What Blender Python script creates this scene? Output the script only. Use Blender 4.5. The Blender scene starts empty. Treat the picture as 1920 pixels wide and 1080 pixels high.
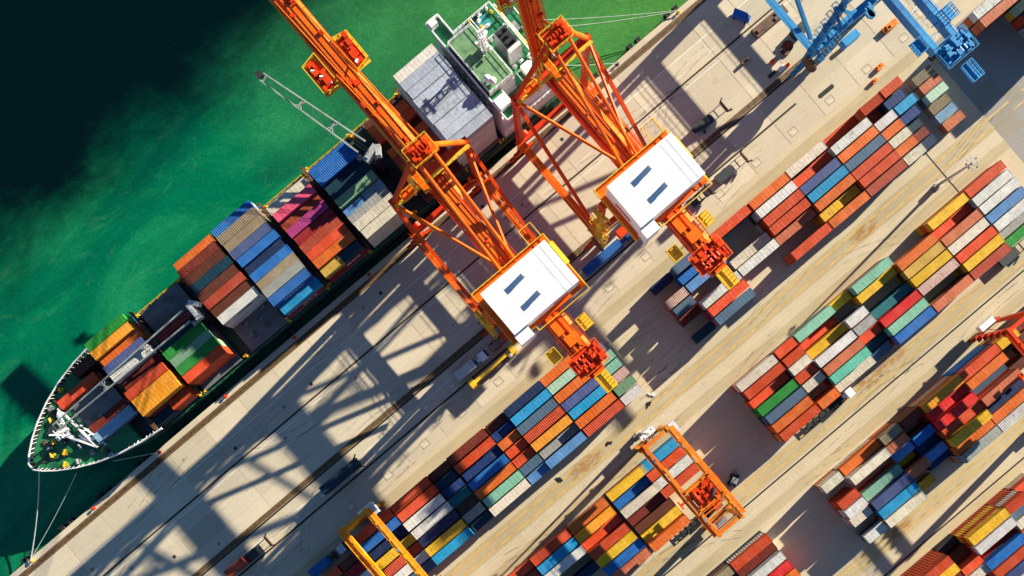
import bpy, math, random
from mathutils import Vector, Matrix

# ------------------------------------------------------------------ camera, sky, sun, exposure
# World: X runs along the quay, Y points out to sea, Z up, metres. The drone hovers above the origin.
sc = bpy.context.scene
COL = sc.collection
ROT = math.radians(40.3)
ALT = 227.0
cam_d = bpy.data.cameras.new('drone_camera')
cam = bpy.data.objects.new('drone_camera', cam_d); COL.objects.link(cam)
cam.location = (0, 0, ALT); cam.rotation_euler = (0, 0, -ROT)
cam_d.sensor_fit = 'HORIZONTAL'; cam_d.sensor_width = 36.0
cam_d.lens = 36.0 * 1600.0 / 1920.0
cam_d.shift_x = -85.0 / 1920.0; cam_d.shift_y = 260.0 / 1920.0
cam_d.clip_start = 1.0; cam_d.clip_end = 6000.0
sc.camera = cam

SUN_EL = math.radians(18.5); SUN_AZ = math.radians(5.5)      # azimuth from +X towards +Y
sdir = Vector((math.cos(SUN_EL)*math.cos(SUN_AZ), math.cos(SUN_EL)*math.sin(SUN_AZ), math.sin(SUN_EL)))
world = bpy.data.worlds.new('World'); sc.world = world; world.use_nodes = True
wn = world.node_tree.nodes; wl = world.node_tree.links
for n in list(wn): wn.remove(n)
wo = wn.new('ShaderNodeOutputWorld'); wb = wn.new('ShaderNodeBackground'); ws = wn.new('ShaderNodeTexSky')
ws.sky_type = 'NISHITA'; ws.sun_disc = False; ws.sun_elevation = SUN_EL
ws.sun_rotation = math.pi/2 - SUN_AZ
ws.air_density = 1.0; ws.dust_density = 0.0; ws.ozone_density = 5.0
wb.inputs['Strength'].default_value = 0.05
wl.new(ws.outputs[0], wb.inputs[0]); wl.new(wb.outputs[0], wo.inputs[0])
sun_d = bpy.data.lights.new('sun', 'SUN'); sun_d.energy = 5.0; sun_d.angle = math.radians(0.5)
sun_d.color = (1.0, 0.915, 0.73)
sun = bpy.data.objects.new('sun', sun_d); COL.objects.link(sun)
sun.rotation_euler = sdir.to_track_quat('Z', 'Y').to_euler(); sun.location = (200, 30, 200)
vs = sc.view_settings
vs.view_transform = 'Standard'; vs.look = 'None'; vs.gamma = 1.0; vs.use_curve_mapping = False
vs.exposure = 1.5

R = random.Random(7)
# ------------------------------------------------------------------ helpers
def lin(c):
    c /= 255.0
    return c/12.92 if c <= 0.04045 else ((c+0.055)/1.055)**2.4
def rgb(r, g, b, k=1.0): return (lin(r)*k, lin(g)*k, lin(b)*k, 1.0)

class MB:
    def __init__(s): s.v = []; s.f = []; s.m = []
    def add(s, vs_, fs, m=0):
        o = len(s.v); s.v += [tuple(v) for v in vs_]
        for f in fs: s.f.append(tuple(i+o for i in f)); s.m.append(m)
        return s
    def box(s, x0, y0, z0, x1, y1, z1, m=0):
        return s.add([(x0,y0,z0),(x1,y0,z0),(x1,y1,z0),(x0,y1,z0),(x0,y0,z1),(x1,y0,z1),(x1,y1,z1),(x0,y1,z1)],
              [(0,3,2,1),(4,5,6,7),(0,1,5,4),(1,2,6,5),(2,3,7,6),(3,0,4,7)], m)
    def cbox(s, cx, cy, cz, sx, sy, sz, m=0):
        return s.box(cx-sx/2, cy-sy/2, cz-sz/2, cx+sx/2, cy+sy/2, cz+sz/2, m)
    def bar(s, a, b, w, h=None, m=0, w2=None, h2=None):
        h = h or w; w2 = w2 or w; h2 = h2 or h
        a = Vector(a); b = Vector(b); d = (b-a).normalized()
        up = Vector((0,0,1)) if abs(d.z) < 0.94 else Vector((0,1,0))
        sx = d.cross(up).normalized(); uy = sx.cross(d).normalized()
        vs_ = []
        for p, ww, hh in ((a, w, h), (b, w2, h2)):
            for i, j in ((-1,-1),(1,-1),(1,1),(-1,1)): vs_.append(p + sx*(i*ww/2) + uy*(j*hh/2))
        return s.add(vs_, [(0,1,2,3),(7,6,5,4),(0,4,5,1),(1,5,6,2),(2,6,7,3),(3,7,4,0)], m)
    def tube(s, a, b, r, n=8, m=0, r2=None):
        r2 = r if r2 is None else r2
        a = Vector(a); b = Vector(b); d = (b-a).normalized()
        up = Vector((0,0,1)) if abs(d.z) < 0.94 else Vector((0,1,0))
        sx = d.cross(up).normalized(); uy = sx.cross(d).normalized()
        vs_ = []
        for p, rr in ((a, r), (b, r2)):
            for k in range(n):
                t = 2*math.pi*k/n; vs_.append(p + sx*(rr*math.cos(t)) + uy*(rr*math.sin(t)))
        fs = [(k, k+n, (k+1) % n + n, (k+1) % n) for k in range(n)] + [tuple(range(n)), tuple(range(2*n-1, n-1, -1))]
        return s.add(vs_, fs, m)
    def prism(s, pts, z0, z1, m=0):
        n = len(pts)
        vs_ = [(x, y, z0) for x, y in pts] + [(x, y, z1) for x, y in pts]
        return s.add(vs_, [tuple(range(n-1, -1, -1)), tuple(range(n, 2*n))] + [(k, (k+1) % n, (k+1) % n + n, k+n) for k in range(n)], m)
    def rail(s, pts, h=1.1, r=0.09, step=2.0, closed=True, m=0):
        pts = [Vector(p) for p in pts]
        segs = list(zip(pts, pts[1:] + ([pts[0]] if closed else [])))
        if not closed: segs = segs[:len(pts)-1]
        for a, b in segs:
            for hh in (h, h*0.5): s.bar(a+Vector((0,0,hh)), b+Vector((0,0,hh)), r, r, m)
            n = max(1, int((b-a).length/step))
            for k in range(n):
                p = a.lerp(b, k/n); s.bar(p, p+Vector((0,0,h)), r, r, m)
        return s
    def lattice(s, a, b, w, h, r, n, m=0):
        a = Vector(a); b = Vector(b); d = (b-a).normalized()
        up = Vector((0,0,1)) if abs(d.z) < 0.94 else Vector((0,1,0))
        sx = d.cross(up).normalized(); uy = sx.cross(d).normalized()
        cs = [sx*(i*w/2)+uy*(j*h/2) for i, j in ((-1,-1),(1,-1),(1,1),(-1,1))]
        for c in cs: s.bar(a+c, b+c, r, r, m)
        for k in range(n):
            p = a.lerp(b, k/n); q = a.lerp(b, (k+1)/n)
            for i in range(4):
                c0 = cs[i]; c1 = cs[(i+1) % 4]
                s.bar(p+c0, q+c1, r*0.7, r*0.7, m); s.bar(q+c0, q+c1, r*0.7, r*0.7, m)
        return s
    def mesh(s, name, mats):
        me = bpy.data.meshes.new(name); me.from_pydata(s.v, [], s.f); 
        for mt in (mats if isinstance(mats, (list, tuple)) else [mats]): me.materials.append(mt)
        if len(me.materials) > 1: me.polygons.foreach_set('material_index', s.m)
        me.update(); return me
    def build(s, name, mats, parent=None, loc=None, rz=0.0, smooth=False):
        me = s.mesh(name, mats)
        if smooth: me.polygons.foreach_set('use_smooth', [True]*len(me.polygons))
        return link(name, me, parent, loc, rz)
def link(name, data, parent=None, loc=None, rz=0.0):
    o = bpy.data.objects.new(name, data); COL.objects.link(o)
    if parent is not None: o.parent = parent
    if loc is not None: o.location = loc
    if rz: o.rotation_euler = (0, 0, rz)
    return o
def tag(o, label, cat, group=None):
    o['label'] = label; o['category'] = cat
    if group: o['group'] = group
    return o
def thing(name, label, cat, loc=(0,0,0), rz=0.0, group=None):
    return tag(link(name, None, None, loc, rz), label, cat, group)
def struct(o): o['kind'] = 'structure'; return o
def copy_tree(o, parent=None):
    c = o.copy(); COL.objects.link(c); c.parent = parent
    for ch in o.children: copy_tree(ch, c)
    return c

# ------------------------------------------------------------------ materials
def mat(name):
    m = bpy.data.materials.new(name); m.use_nodes = True
    nt = m.node_tree; b = nt.nodes['Principled BSDF']
    return m, nt, nt.nodes, nt.links, b
def mixc(nt, f, a, b, mode='MIX'):
    n = nt.nodes.new('ShaderNodeMix'); n.data_type = 'RGBA'; n.blend_type = mode
    for k, v in ((0, f), (6, a), (7, b)):
        if hasattr(v, 'is_linked') or isinstance(v, bpy.types.NodeSocket): nt.links.new(v, n.inputs[k])
        else: n.inputs[k].default_value = v
    return n.outputs[2]
def noise(nt, scale, detail=3, rough=0.55, vec=None, dist=0.0):
    n = nt.nodes.new('ShaderNodeTexNoise'); n.inputs['Scale'].default_value = scale
    n.inputs['Detail'].default_value = detail; n.inputs['Roughness'].default_value = rough
    n.inputs['Distortion'].default_value = dist
    if vec is not None: nt.links.new(vec, n.inputs['Vector'])
    return n.outputs['Fac']
def ramp(nt, fac, stops):
    n = nt.nodes.new('ShaderNodeValToRGB'); cr = n.color_ramp
    while len(cr.elements) < len(stops): cr.elements.new(0.5)
    for e, (p, c) in zip(cr.elements, stops):
        e.position = p; e.color = c if isinstance(c, tuple) else (c, c, c, 1)
    nt.links.new(fac, n.inputs[0]); return n.outputs[0]
def mapping(nt, vec, sc_=(1,1,1), loc=(0,0,0)):
    n = nt.nodes.new('ShaderNodeMapping'); n.inputs['Scale'].default_value = sc_; n.inputs['Location'].default_value = loc
    nt.links.new(vec, n.inputs['Vector']); return n.outputs[0]
def mathn(nt, op, a, b=0.0):
    n = nt.nodes.new('ShaderNodeMath'); n.operation = op
    for k, v in ((0, a), (1, b)):
        if isinstance(v, bpy.types.NodeSocket): nt.links.new(v, n.inputs[k])
        else: n.inputs[k].default_value = v
    return n.outputs[0]
def bump(nt, h, b, strength=0.3, dist=0.05):
    n = nt.nodes.new('ShaderNodeBump'); n.inputs['Strength'].default_value = strength; n.inputs['Distance'].default_value = dist
    nt.links.new(h, n.inputs['Height']); nt.links.new(n.outputs[0], b.inputs['Normal'])

def steel(name, col, red, rough=0.45):
    m, nt, N, L, b = mat(name)
    tc = N.new('ShaderNodeTexCoord'); o = tc.outputs['Object']
    f = noise(nt, 0.12, 4, 0.6, o); g = noise(nt, 1.1, 6, 0.72, o, 0.5); h = noise(nt, 3.0, 5, 0.7, mapping(nt, o, (1, 1, 0.25)))
    c = ramp(nt, f, [(0.35, red), (0.6, col)])
    c = mixc(nt, ramp(nt, g, [(0.54, 0.0), (0.70, 0.55)]), c, tuple(x*0.42 for x in red[:3])+(1,))
    c = mixc(nt, ramp(nt, h, [(0.62, 0.0), (0.74, 0.6)]), c, (0.10, 0.045, 0.015, 1))
    c = mixc(nt, ramp(nt, h, [(0.28, 0.35), (0.40, 0.0)]), c, tuple(min(1, x*1.1+0.05) for x in col[:3])+(1,))
    L.new(c, b.inputs['Base Color']); b.inputs['Roughness'].default_value = rough; b.inputs['Specular IOR Level'].default_value = 0.25
    return m
def plain(name, col, rough=0.55, metal=0.0, wear=0.12, scale=0.6, dirt=None):
    m, nt, N, L, b = mat(name)
    tc = N.new('ShaderNodeTexCoord')
    f = noise(nt, scale, 4, 0.6, tc.outputs['Object'])
    dk = tuple(c*(1-wear*2.2) for c in col[:3]) + (1,)
    lt = tuple(min(1, c*(1+wear)) for c in col[:3]) + (1,)
    c = ramp(nt, f, [(0.3, dk), (0.5, col), (0.72, lt)])
    if dirt:
        f2 = noise(nt, scale*4, 5, 0.65, tc.outputs['Object'])
        c = mixc(nt, ramp(nt, f2, [(0.58, 0.0), (0.72, 0.75)]), c, dirt)
    L.new(c, b.inputs['Base Color']); b.inputs['Roughness'].default_value = rough; b.inputs['Metallic'].default_value = metal
    return m
def concrete(name, col, var=0.13, streak=0.25):
    m, nt, N, L, b = mat(name)
    g = N.new('ShaderNodeNewGeometry'); oi = N.new('ShaderNodeObjectInfo')
    p = g.outputs['Position']
    def k(f, r=1.0, gg=1.0, bb=1.0): return (col[0]*f*r, col[1]*f*gg, col[2]*f*bb, 1)
    big = noise(nt, 0.045, 4, 0.6, p)
    fine = noise(nt, 1.6, 6, 0.75, p)
    brk = ramp(nt, noise(nt, 0.06, 4, 0.6, mapping(nt, p, (0.7, 1.6, 1), (5, 9, 0))), [(0.36, 0.0), (0.62, 1.0)])
    st = noise(nt, 1.0, 5, 0.65, mapping(nt, p, (0.05, 0.85, 1)), 0.25)
    trk = noise(nt, 1.0, 4, 0.6, mapping(nt, p, (0.03, 2.6, 1), (17, 3, 0)), 0.15)
    st2 = noise(nt, 1.0, 5, 0.65, mapping(nt, p, (0.02, 0.40, 1), (31, 7, 0)), 0.4)
    spots = noise(nt, 0.42, 6, 0.75, p, 0.9)
    oil = noise(nt, 0.9, 3, 0.5, p, 0.3)
    c = ramp(nt, big, [(0.30, k(1-var)), (0.55, col), (0.75, k(1+var*0.7))])
    c = mixc(nt, mathn(nt, 'MULTIPLY', ramp(nt, st, [(0.44, 0.0), (0.72, streak*1.3)]), brk), c, k(0.60))
    c = mixc(nt, mathn(nt, 'MULTIPLY', ramp(nt, trk, [(0.56, 0.0), (0.70, streak*1.4)]), brk), c, k(0.50))
    c = mixc(nt, mathn(nt, 'MULTIPLY', ramp(nt, st2, [(0.50, 0.0), (0.70, streak*1.1)]), mathn(nt, 'SUBTRACT', 1.15, brk)), c, k(1.0, 1.06, 0.82, 0.52))
    c = mixc(nt, ramp(nt, spots, [(0.58, 0.0), (0.76, 0.50)]), c, k(0.55))
    c = mixc(nt, ramp(nt, oil, [(0.70, 0.0), (0.76, 0.6)]), c, k(0.34))
    c = mixc(nt, ramp(nt, spots, [(0.24, 0.45), (0.36, 0.0)]), c, k(1.22))
    c = mixc(nt, ramp(nt, fine, [(0.34, 0.26), (0.58, 0.0)]), c, k(0.55))
    rv = mathn(nt, 'ADD', mathn(nt, 'MULTIPLY', oi.outputs['Random'], 0.24), 0.88)
    vm = N.new('ShaderNodeVectorMath'); vm.operation = 'SCALE'; L.new(c, vm.inputs[0]); L.new(rv, vm.inputs['Scale'])
    L.new(vm.outputs[0], b.inputs['Base Color']); b.inputs['Roughness'].default_value = 0.85
    bump(nt, fine, b, 0.25, 0.03)
    return m
SAND = (0.47, 0.385, 0.27, 1)
M = {}
M['quay'] = concrete('quay_concrete', (0.53, 0.455, 0.335, 1), 0.12, 0.22)
M['yard'] = concrete('yard_concrete', (0.495, 0.415, 0.28, 1), 0.14, 0.26)
M['runway'] = concrete('stained_runway_concrete', (0.455, 0.37, 0.222, 1), 0.18, 0.42)
M['cross'] = concrete('patched_concrete', (0.30, 0.265, 0.205, 1), 0.15, 0.15)
M['tarmac'] = concrete('grey_paving', (0.25, 0.235, 0.215, 1), 0.12, 0.2)
M['rust'] = plain('rusty_rail_slot', (0.115, 0.062, 0.022, 1), 0.8, 0, 0.3, 0.9, (0.03, 0.02, 0.012, 1))
M['steelrail'] = plain('worn_rail_steel', (0.05, 0.045, 0.04, 1), 0.4, 0.4, 0.2)
M['slotblack'] = plain('dark_slot', (0.016, 0.014, 0.012, 1), 0.9)
M['yline'] = plain('worn_yellow_paint', (0.55, 0.33, 0.06, 1), 0.7, 0, 0.2, 0.35, (0.46, 0.36, 0.22, 1))
M['wline'] = plain('worn_white_paint', (0.72, 0.70, 0.64, 1), 0.7, 0, 0.15, 0.35, (0.5, 0.42, 0.31, 1))
M['faint'] = plain('faded_white_paint', (0.56, 0.48, 0.37, 1), 0.8, 0, 0.1, 0.5, (0.47, 0.39, 0.28, 1))
M['stain'] = plain('rust_stain', (0.42, 0.22, 0.05, 1), 0.85, 0, 0.2, 0.3, SAND)
M['pitframe'] = plain('pit_frame_concrete', (0.27, 0.225, 0.16, 1), 0.85)
M['pit'] = plain('pit_cover_concrete', (0.54, 0.46, 0.34, 1), 0.8)
M['black'] = plain('black_rubber', (0.012, 0.012, 0.013, 1), 0.8)
M['dark'] = plain('dark_steel', (0.03, 0.032, 0.036, 1), 0.55, 0.2)
M['grey'] = plain('grey_steel', (0.22, 0.23, 0.24, 1), 0.5, 0.2, 0.18)
M['galv'] = plain('galvanised_steel', (0.42, 0.43, 0.43, 1), 0.45, 0.3, 0.15)
M['jibgrey'] = plain('jib_grey_green', (0.30, 0.33, 0.30, 1), 0.5, 0.1, 0.2, 0.5, (0.2, 0.16, 0.1, 1))
M['white'] = plain('white_paint', (0.80, 0.80, 0.79, 1), 0.45, 0, 0.05, 0.25)
M['housewhite'] = plain('house_white', (0.80, 0.80, 0.79, 1), 0.5, 0, 0.06, 0.3, (0.66, 0.63, 0.58, 1))
M['shipwhite'] = plain('ship_white', (0.66, 0.66, 0.65, 1), 0.45, 0, 0.10, 0.5, (0.42, 0.33, 0.24, 1))
M['shipgreen'] = plain('deck_green', (0.008, 0.16, 0.055, 1), 0.6, 0, 0.25, 0.35, (0.01, 0.05, 0.03, 1))
M['deckdark'] = plain('dark_deck_green', (0.012, 0.045, 0.028, 1), 0.65, 0, 0.3, 0.4, (0.03, 0.03, 0.025, 1))
M['sagedeck'] = plain('sage_roof_deck', (0.13, 0.27, 0.12, 1), 0.65, 0, 0.2, 0.5, (0.10, 0.14, 0.08, 1))
M['hull'] = plain('hull_black', (0.015, 0.019, 0.022, 1), 0.5, 0, 0.2, 0.25)
M['hatch'] = plain('hatch_cover_grey', (0.12, 0.125, 0.125, 1), 0.65, 0, 0.25, 0.35, (0.05, 0.045, 0.04, 1))
M['orange'] = steel('crane_orange', (0.86, 0.15, 0.003, 1), (0.78, 0.08, 0.003, 1))
M['crimson'] = steel('crane_red', (0.68, 0.055, 0.004, 1), (0.52, 0.028, 0.004, 1))
M['brace'] = steel('crane_orange_red', (0.80, 0.085, 0.003, 1), (0.68, 0.042, 0.003, 1))
M['rtgorange'] = steel('gantry_orange', (0.74, 0.24, 0.012, 1), (0.62, 0.13, 0.008, 1))
M['rtgyellow'] = steel('gantry_yellow', (0.78, 0.30, 0.01, 1), (0.72, 0.20, 0.008, 1))
M['craneblue'] = steel('crane_blue', (0.03, 0.27, 0.55, 1), (0.02, 0.17, 0.40, 1))
M['yellow'] = plain('safety_yellow', (0.72, 0.44, 0.02, 1), 0.5, 0, 0.08, 0.8)
M['walk'] = steel('pale_walkway_yellow', (0.86, 0.52, 0.10, 1), (0.84, 0.30, 0.02, 1))
M['tblue'] = plain('truck_blue', (0.02, 0.09, 0.26, 1), 0.35)
M['vanblue'] = plain('van_blue', (0.015, 0.12, 0.48, 1), 0.3)
M['tgreen'] = plain('trailer_green', (0.012, 0.035, 0.028, 1), 0.5)
M['tred'] = plain('trailer_red', (0.40, 0.06, 0.02, 1), 0.5)
M['brown'] = plain('rusty_brown_steel', (0.11, 0.05, 0.025, 1), 0.7, 0, 0.3, 0.5)
M['glass'] = plain('dark_glass', (0.02, 0.03, 0.04, 1), 0.08)
M['rope'] = plain('pale_rope', (0.42, 0.48, 0.42, 1), 0.8)
M['pool'] = plain('pool_teal', (0.05, 0.28, 0.30, 1), 0.15)
M['panelblue'] = plain('pale_panel', (0.5, 0.55, 0.58, 1), 0.5)

def paint_mat(name, use_attr=False):
    m, nt, N, L, b = mat(name)
    oi = N.new('ShaderNodeObjectInfo'); tc = N.new('ShaderNodeTexCoord'); g = N.new('ShaderNodeNewGeometry')
    if use_attr:
        at = N.new('ShaderNodeAttribute'); at.attribute_name = 'paint'; col = at.outputs['Color']
    else: col = oi.outputs['Color']
    vec = g.outputs['Position']; rnd = oi.outputs['Random']
    f1 = noise(nt, 0.30, 5, 0.65, vec, 0.5); f2 = noise(nt, 1.7, 6, 0.75, vec, 0.3); f3 = noise(nt, 0.75, 6, 0.78, vec, 0.8); f4 = noise(nt, 4.0, 4, 0.7, vec)
    def hsv(sat, val):
        h = N.new('ShaderNodeHueSaturation'); L.new(col, h.inputs['Color']); h.inputs['Saturation'].default_value = sat; h.inputs['Value'].default_value = val; return h.outputs[0]
    sp = N.new('ShaderNodeSeparateXYZ'); L.new(tc.outputs['Object'], sp.inputs[0])
    wn_ = N.new('ShaderNodeTexWhiteNoise'); wn_.noise_dimensions = '1D'
    L.new(mathn(nt, 'ADD', mathn(nt, 'FLOOR', mathn(nt, 'MULTIPLY', sp.outputs['X'], 0.82)), mathn(nt, 'MULTIPLY', rnd, 977.0)), wn_.inputs['W'])
    c = mixc(nt, ramp(nt, f1, [(0.38, 0.0), (0.62, 1.0)]), col, hsv(0.95, 1.20))
    c = mixc(nt, mathn(nt, 'MULTIPLY', wn_.outputs['Value'], 0.0 if use_attr else 0.30), c, hsv(0.97, 0.66))
    c = mixc(nt, ramp(nt, f2, [(0.49, 0.0), (0.66, 0.75)]), c, hsv(0.98, 0.58))
    grime = mathn(nt, 'MULTIPLY', ramp(nt, f3, [(0.50, 0.0), (0.68, 1.0)]), mathn(nt, 'ADD', mathn(nt, 'MULTIPLY', rnd, 0.40), 0.06))
    c = mixc(nt, grime, c, (0.13, 0.095, 0.065, 1))
    amt = mathn(nt, 'MULTIPLY', ramp(nt, f3, [(0.60, 0.0), (0.70, 1.0)]), mathn(nt, 'MULTIPLY', mathn(nt, 'POWER', rnd, 2.5), 0.95))
    c = mixc(nt, amt, c, (0.15, 0.06, 0.02, 1))
    c = mixc(nt, ramp(nt, f4, [(0.68, 0.0), (0.76, 0.5)]), c, hsv(0.85, 1.25))
    L.new(c, b.inputs['Base Color']); b.inputs['Roughness'].default_value = 0.6; b.inputs['Specular IOR Level'].default_value = 0.2
    bump(nt, f2, b, 0.2, 0.03)
    return m
M['paint'] = paint_mat('container_paint'); M['paint_attr'] = paint_mat('container_paint_mixed', True)

def water_mat():
    m, nt, N, L, b = mat('harbour_water')
    g = N.new('ShaderNodeNewGeometry'); p = g.outputs['Position']
    sx = N.new('ShaderNodeSeparateXYZ'); L.new(p, sx.inputs[0])
    wob = noise(nt, 0.022, 6, 0.6, p, 0.6)
    wisp = noise(nt, 0.09, 7, 0.7, mapping(nt, p, (0.55, 1.0, 1)), 1.4)
    y = mathn(nt, 'ADD', sx.outputs['Y'], mathn(nt, 'MULTIPLY', mathn(nt, 'SUBTRACT', wob, 0.5), -34.0))
    y = mathn(nt, 'ADD', y, mathn(nt, 'MULTIPLY', mathn(nt, 'SUBTRACT', wisp, 0.5), -16.0))
    mr = N.new('ShaderNodeMapRange'); mr.inputs['From Min'].default_value = 112; mr.inputs['From Max'].default_value = 142
    mr.interpolation_type = 'SMOOTHSTEP'; L.new(y, mr.inputs['Value'])
    silt = noise(nt, 0.03, 6, 0.65, mapping(nt, p, (0.6, 1.3, 1), (11, 3, 0)), 0.8)
    xx = N.new('ShaderNodeMapRange'); xx.inputs['From Min'].default_value = -20; xx.inputs['From Max'].default_value = 130
    L.new(sx.outputs['X'], xx.inputs['Value'])
    green = ramp(nt, silt, [(0.34, (0.0003, 0.080, 0.050, 1)), (0.50, (0.0006, 0.138, 0.062, 1)), (0.66, (0.010, 0.215, 0.088, 1))])
    warm = mixc(nt, mathn(nt, 'MULTIPLY', xx.outputs[0], ramp(nt, silt, [(0.3, 0.55), (0.7, 1.0)])), green, (0.10, 0.245, 0.026, 1))
    mic = noise(nt, 0.55, 6, 0.75, mapping(nt, p, (0.7, 1.3, 1)), 0.7)
    mic2 = noise(nt, 0.16, 7, 0.7, mapping(nt, p, (0.5, 1.2, 1), (3, 8, 0)), 1.6)
    warm = mixc(nt, ramp(nt, mic, [(0.40, 0.22), (0.60, 0.0)]), warm, (0.0, 0.07, 0.035, 1))
    warm = mixc(nt, ramp(nt, mic2, [(0.55, 0.0), (0.78, 0.42)]), warm, (0.055, 0.24, 0.095, 1))
    c = mixc(nt, mr.outputs[0], warm, (0.0002, 0.0058, 0.0072, 1))
    L.new(c, b.inputs['Base Color']); b.inputs['Roughness'].default_value = 0.22; b.inputs['IOR'].default_value = 1.33
    b.inputs['Specular IOR Level'].default_value = 0.2
    rip = noise(nt, 0.8, 6, 0.65, mapping(nt, p, (0.8, 1.4, 1)), 0.5)
    bump(nt, rip, b, 0.45, 0.35)
    return m
M['water'] = water_mat()

# ------------------------------------------------------------------ ground, quay and water
mb = MB().add([(-2500,-2500,0),(2500,-2500,0),(2500,63.5,0),(-2500,63.5,0)], [(0,1,2,3)])
ground = struct(mb.build('ground', M['yard'], loc=(0,0,-0.035)))
mb = MB().add([(-2500,63.0,0),(2500,63.0,0),(2500,2500,0),(-2500,2500,0)], [(0,1,2,3)])
struct(mb.build('water', M['water'], loc=(0,0,-2.8)))
# quay wall with its cap
mb = MB().box(-2500, 62.45, -6, 2500, 64.0, -0.03)
quay = struct(mb.build('quay_wall', M['quay']))
X0, X1, NS = -150.0, 150.0, 30
apron = struct(MB().box(X0, 33.0, -0.4, X1, 60.0, -0.06).build('quay_apron', M['pitframe']))
def slabs(y0, y1, n=NS, x0=X0, x1=X1, parent=apron, gap=0.15, mt='quay', name='concrete_slab', top=0.0):
    w = (x1-x0)/n
    me = MB().box(-w/2+gap/2, y0+gap/2, -0.3, w/2-gap/2, y1-gap/2, top).mesh(name, M[mt])
    for k in range(n): link(name, me, parent, (x0+w*(k+0.5), 0, 0))
slabs(62.5, 63.95, 26, -156, 156, quay, 0.05, 'quay', 'cap_stone')
for y0, y1, n in ((54.2, 60.75, 26), (48.1, 54.2, 26), (42.2, 47.55, 26), (36.8, 42.2, 26), (32.75, 36.8, 26), (24.8, 30.6, 26), (20.6, 24.2, 26), (16.9, 20.6, 26)):
    slabs(y0, y1, n, -156, 156)
# rail slots
def strip(name, y0, y1, mt, x0=-400, x1=400, z=0.0, parent=None):
    o = MB().box(x0, y0, -0.3, x1, y1, z).build(name, M[mt], parent)
    if parent is None: struct(o)
    return o
strip('crane_rail_slot', 60.8, 62.45, 'rust', z=-0.005)
r1 = strip('crane_rail', 61.55, 61.68, 'steelrail', z=0.05)
strip('crane_rail_slot', 31.35, 32.7, 'rust', z=-0.005)
r2 = strip('crane_rail', 30.75, 31.25, 'slotblack', z=-0.015)
strip('cable_slot', 47.6, 48.05, 'slotblack', z=-0.012)
strip('drain_channel', 24.25, 24.75, 'slotblack', x1=104, z=-0.012)
for y in (-48.55, -86.6): strip('drain_channel', y-0.22, y+0.22, 'slotblack', z=-0.028)
mb = MB(); mb.box(121.6, -21.8, -0.2, 122.0, -7.9, -0.026)
struct(mb.build('drain_channel', M['slotblack'], rz=0))
# stained gantry runways beside each yard row (sheets)
for k, y in enumerate((14.0, -19.9, -53.8, -88.3)):
    o = MB().add([(-320,y-1.4,0),(139 if k < 1 else 320,y-1.4,0),(139 if k < 1 else 320,y+1.4,0),(-320,y+1.4,0)], [(0,1,2,3)]).build('gantry_runway', M['runway'], loc=(0,0,-0.0312 if k else -0.0305)); struct(o)
for y in (-12.9, -45.6, -79.9):
    struct(MB().add([(-320,y-2.3,0),(320,y-2.3,0),(320,y+2.3,0),(-320,y+2.3,0)], [(0,1,2,3)]).build('gantry_runway', M['runway'], loc=(0,0,-0.031)))
# grey paving and patches at the far end
struct(MB().add([(140,-130,0),(176,-130,0),(176,13,0),(140,13,0)], [(0,1,2,3)]).build('pavement', M['tarmac'], loc=(0,0,-0.029)))
mb = MB()
for x0, y0, x1, y1 in ((140.3,-9,148,-3.6),(140.3,-19,147,-12),(150,-24,156,-17),(147.5,-13,152,-9)):
    mb.add([(x0,y0,0),(x1,y0,0),(x1,y1,0),(x0,y1,0)], [(0,1,2,3)])
struct(mb.build('paving_patches', M['cross'], loc=(0,0,-0.0245)))
# painted lines
mb = MB()
def ln(x0, x1, y, w, m): mb.add([(x0,y-w/2,0),(x1,y-w/2,0),(x1,y+w/2,0),(x0,y+w/2,0)], [(0,1,2,3)], m)
ln(-156, 150, 53.9, 0.20, 0); ln(-156, 150, 46.5, 0.16, 0); ln(-156, 60, 27.95, 0.18, 0)
x = -150
while x < 110: ln(x, x+6, 49.9, 0.10, 0); x += 11
for sx in range(-150, 90, 9): ln(sx, sx+1.1, 26.4, 0.45, 0)
struct(mb.build('painted_lines', [M['wline'], M['yline']], loc=(0,0,0.005)))
mb = MB()
for y in (-11.7, -14.2, -44.3, -46.6, -79.1, -80.9): ln(-200, 200, y, 0.34, 1)
for y in (17.6, -16.6, -51.2, -84.0): ln(-200, 139, y, 0.13, 0)
r5 = random.Random(5)
for k in range(60):                                   # rows of worn white ticks along the truck lanes
    x = -28 + k*1.25
    if r5.random() < 0.75: mb.add([(x,-17.1,0),(x+0.22,-17.1,0),(x+0.22+0.3*r5.random(),-15.4-0.8*r5.random(),0),(x,-15.7,0)], [(0,1,2,3)], 0)
for k in range(26):
    x = 30+k*1.4
    if r5.random() < 0.7: mb.add([(x,-51.2,0),(x+0.25,-51.2,0),(x+0.25,-49.9-0.5*r5.random(),0),(x,-50,0)], [(0,1,2,3)], 0)
struct(mb.build('painted_lines', [M['faint'], M['yline']], loc=(0,0,-0.0265)))
def stain_mat():
    m, nt, N, L, b = mat('rust_film')
    tc = N.new('ShaderNodeTexCoord'); ge = N.new('ShaderNodeNewGeometry')
    gr = N.new('ShaderNodeTexGradient'); gr.gradient_type = 'SPHERICAL'
    L.new(tc.outputs['Object'], gr.inputs['Vector'])
    n = noise(nt, 0.55, 6, 0.7, mapping(nt, ge.outputs['Position'], (0.6, 1.6, 1)), 0.8)
    a = mathn(nt, 'MULTIPLY', ramp(nt, gr.outputs['Fac'], [(0.0, 0.0), (0.5, 1.0)]), ramp(nt, n, [(0.42, 0.0), (0.66, 0.85)]))
    L.new(a, b.inputs['Alpha']); b.inputs['Base Color'].default_value = (0.42, 0.19, 0.035, 1); b.inputs['Roughness'].default_value = 0.9
    return m
SM = stain_mat()
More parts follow.
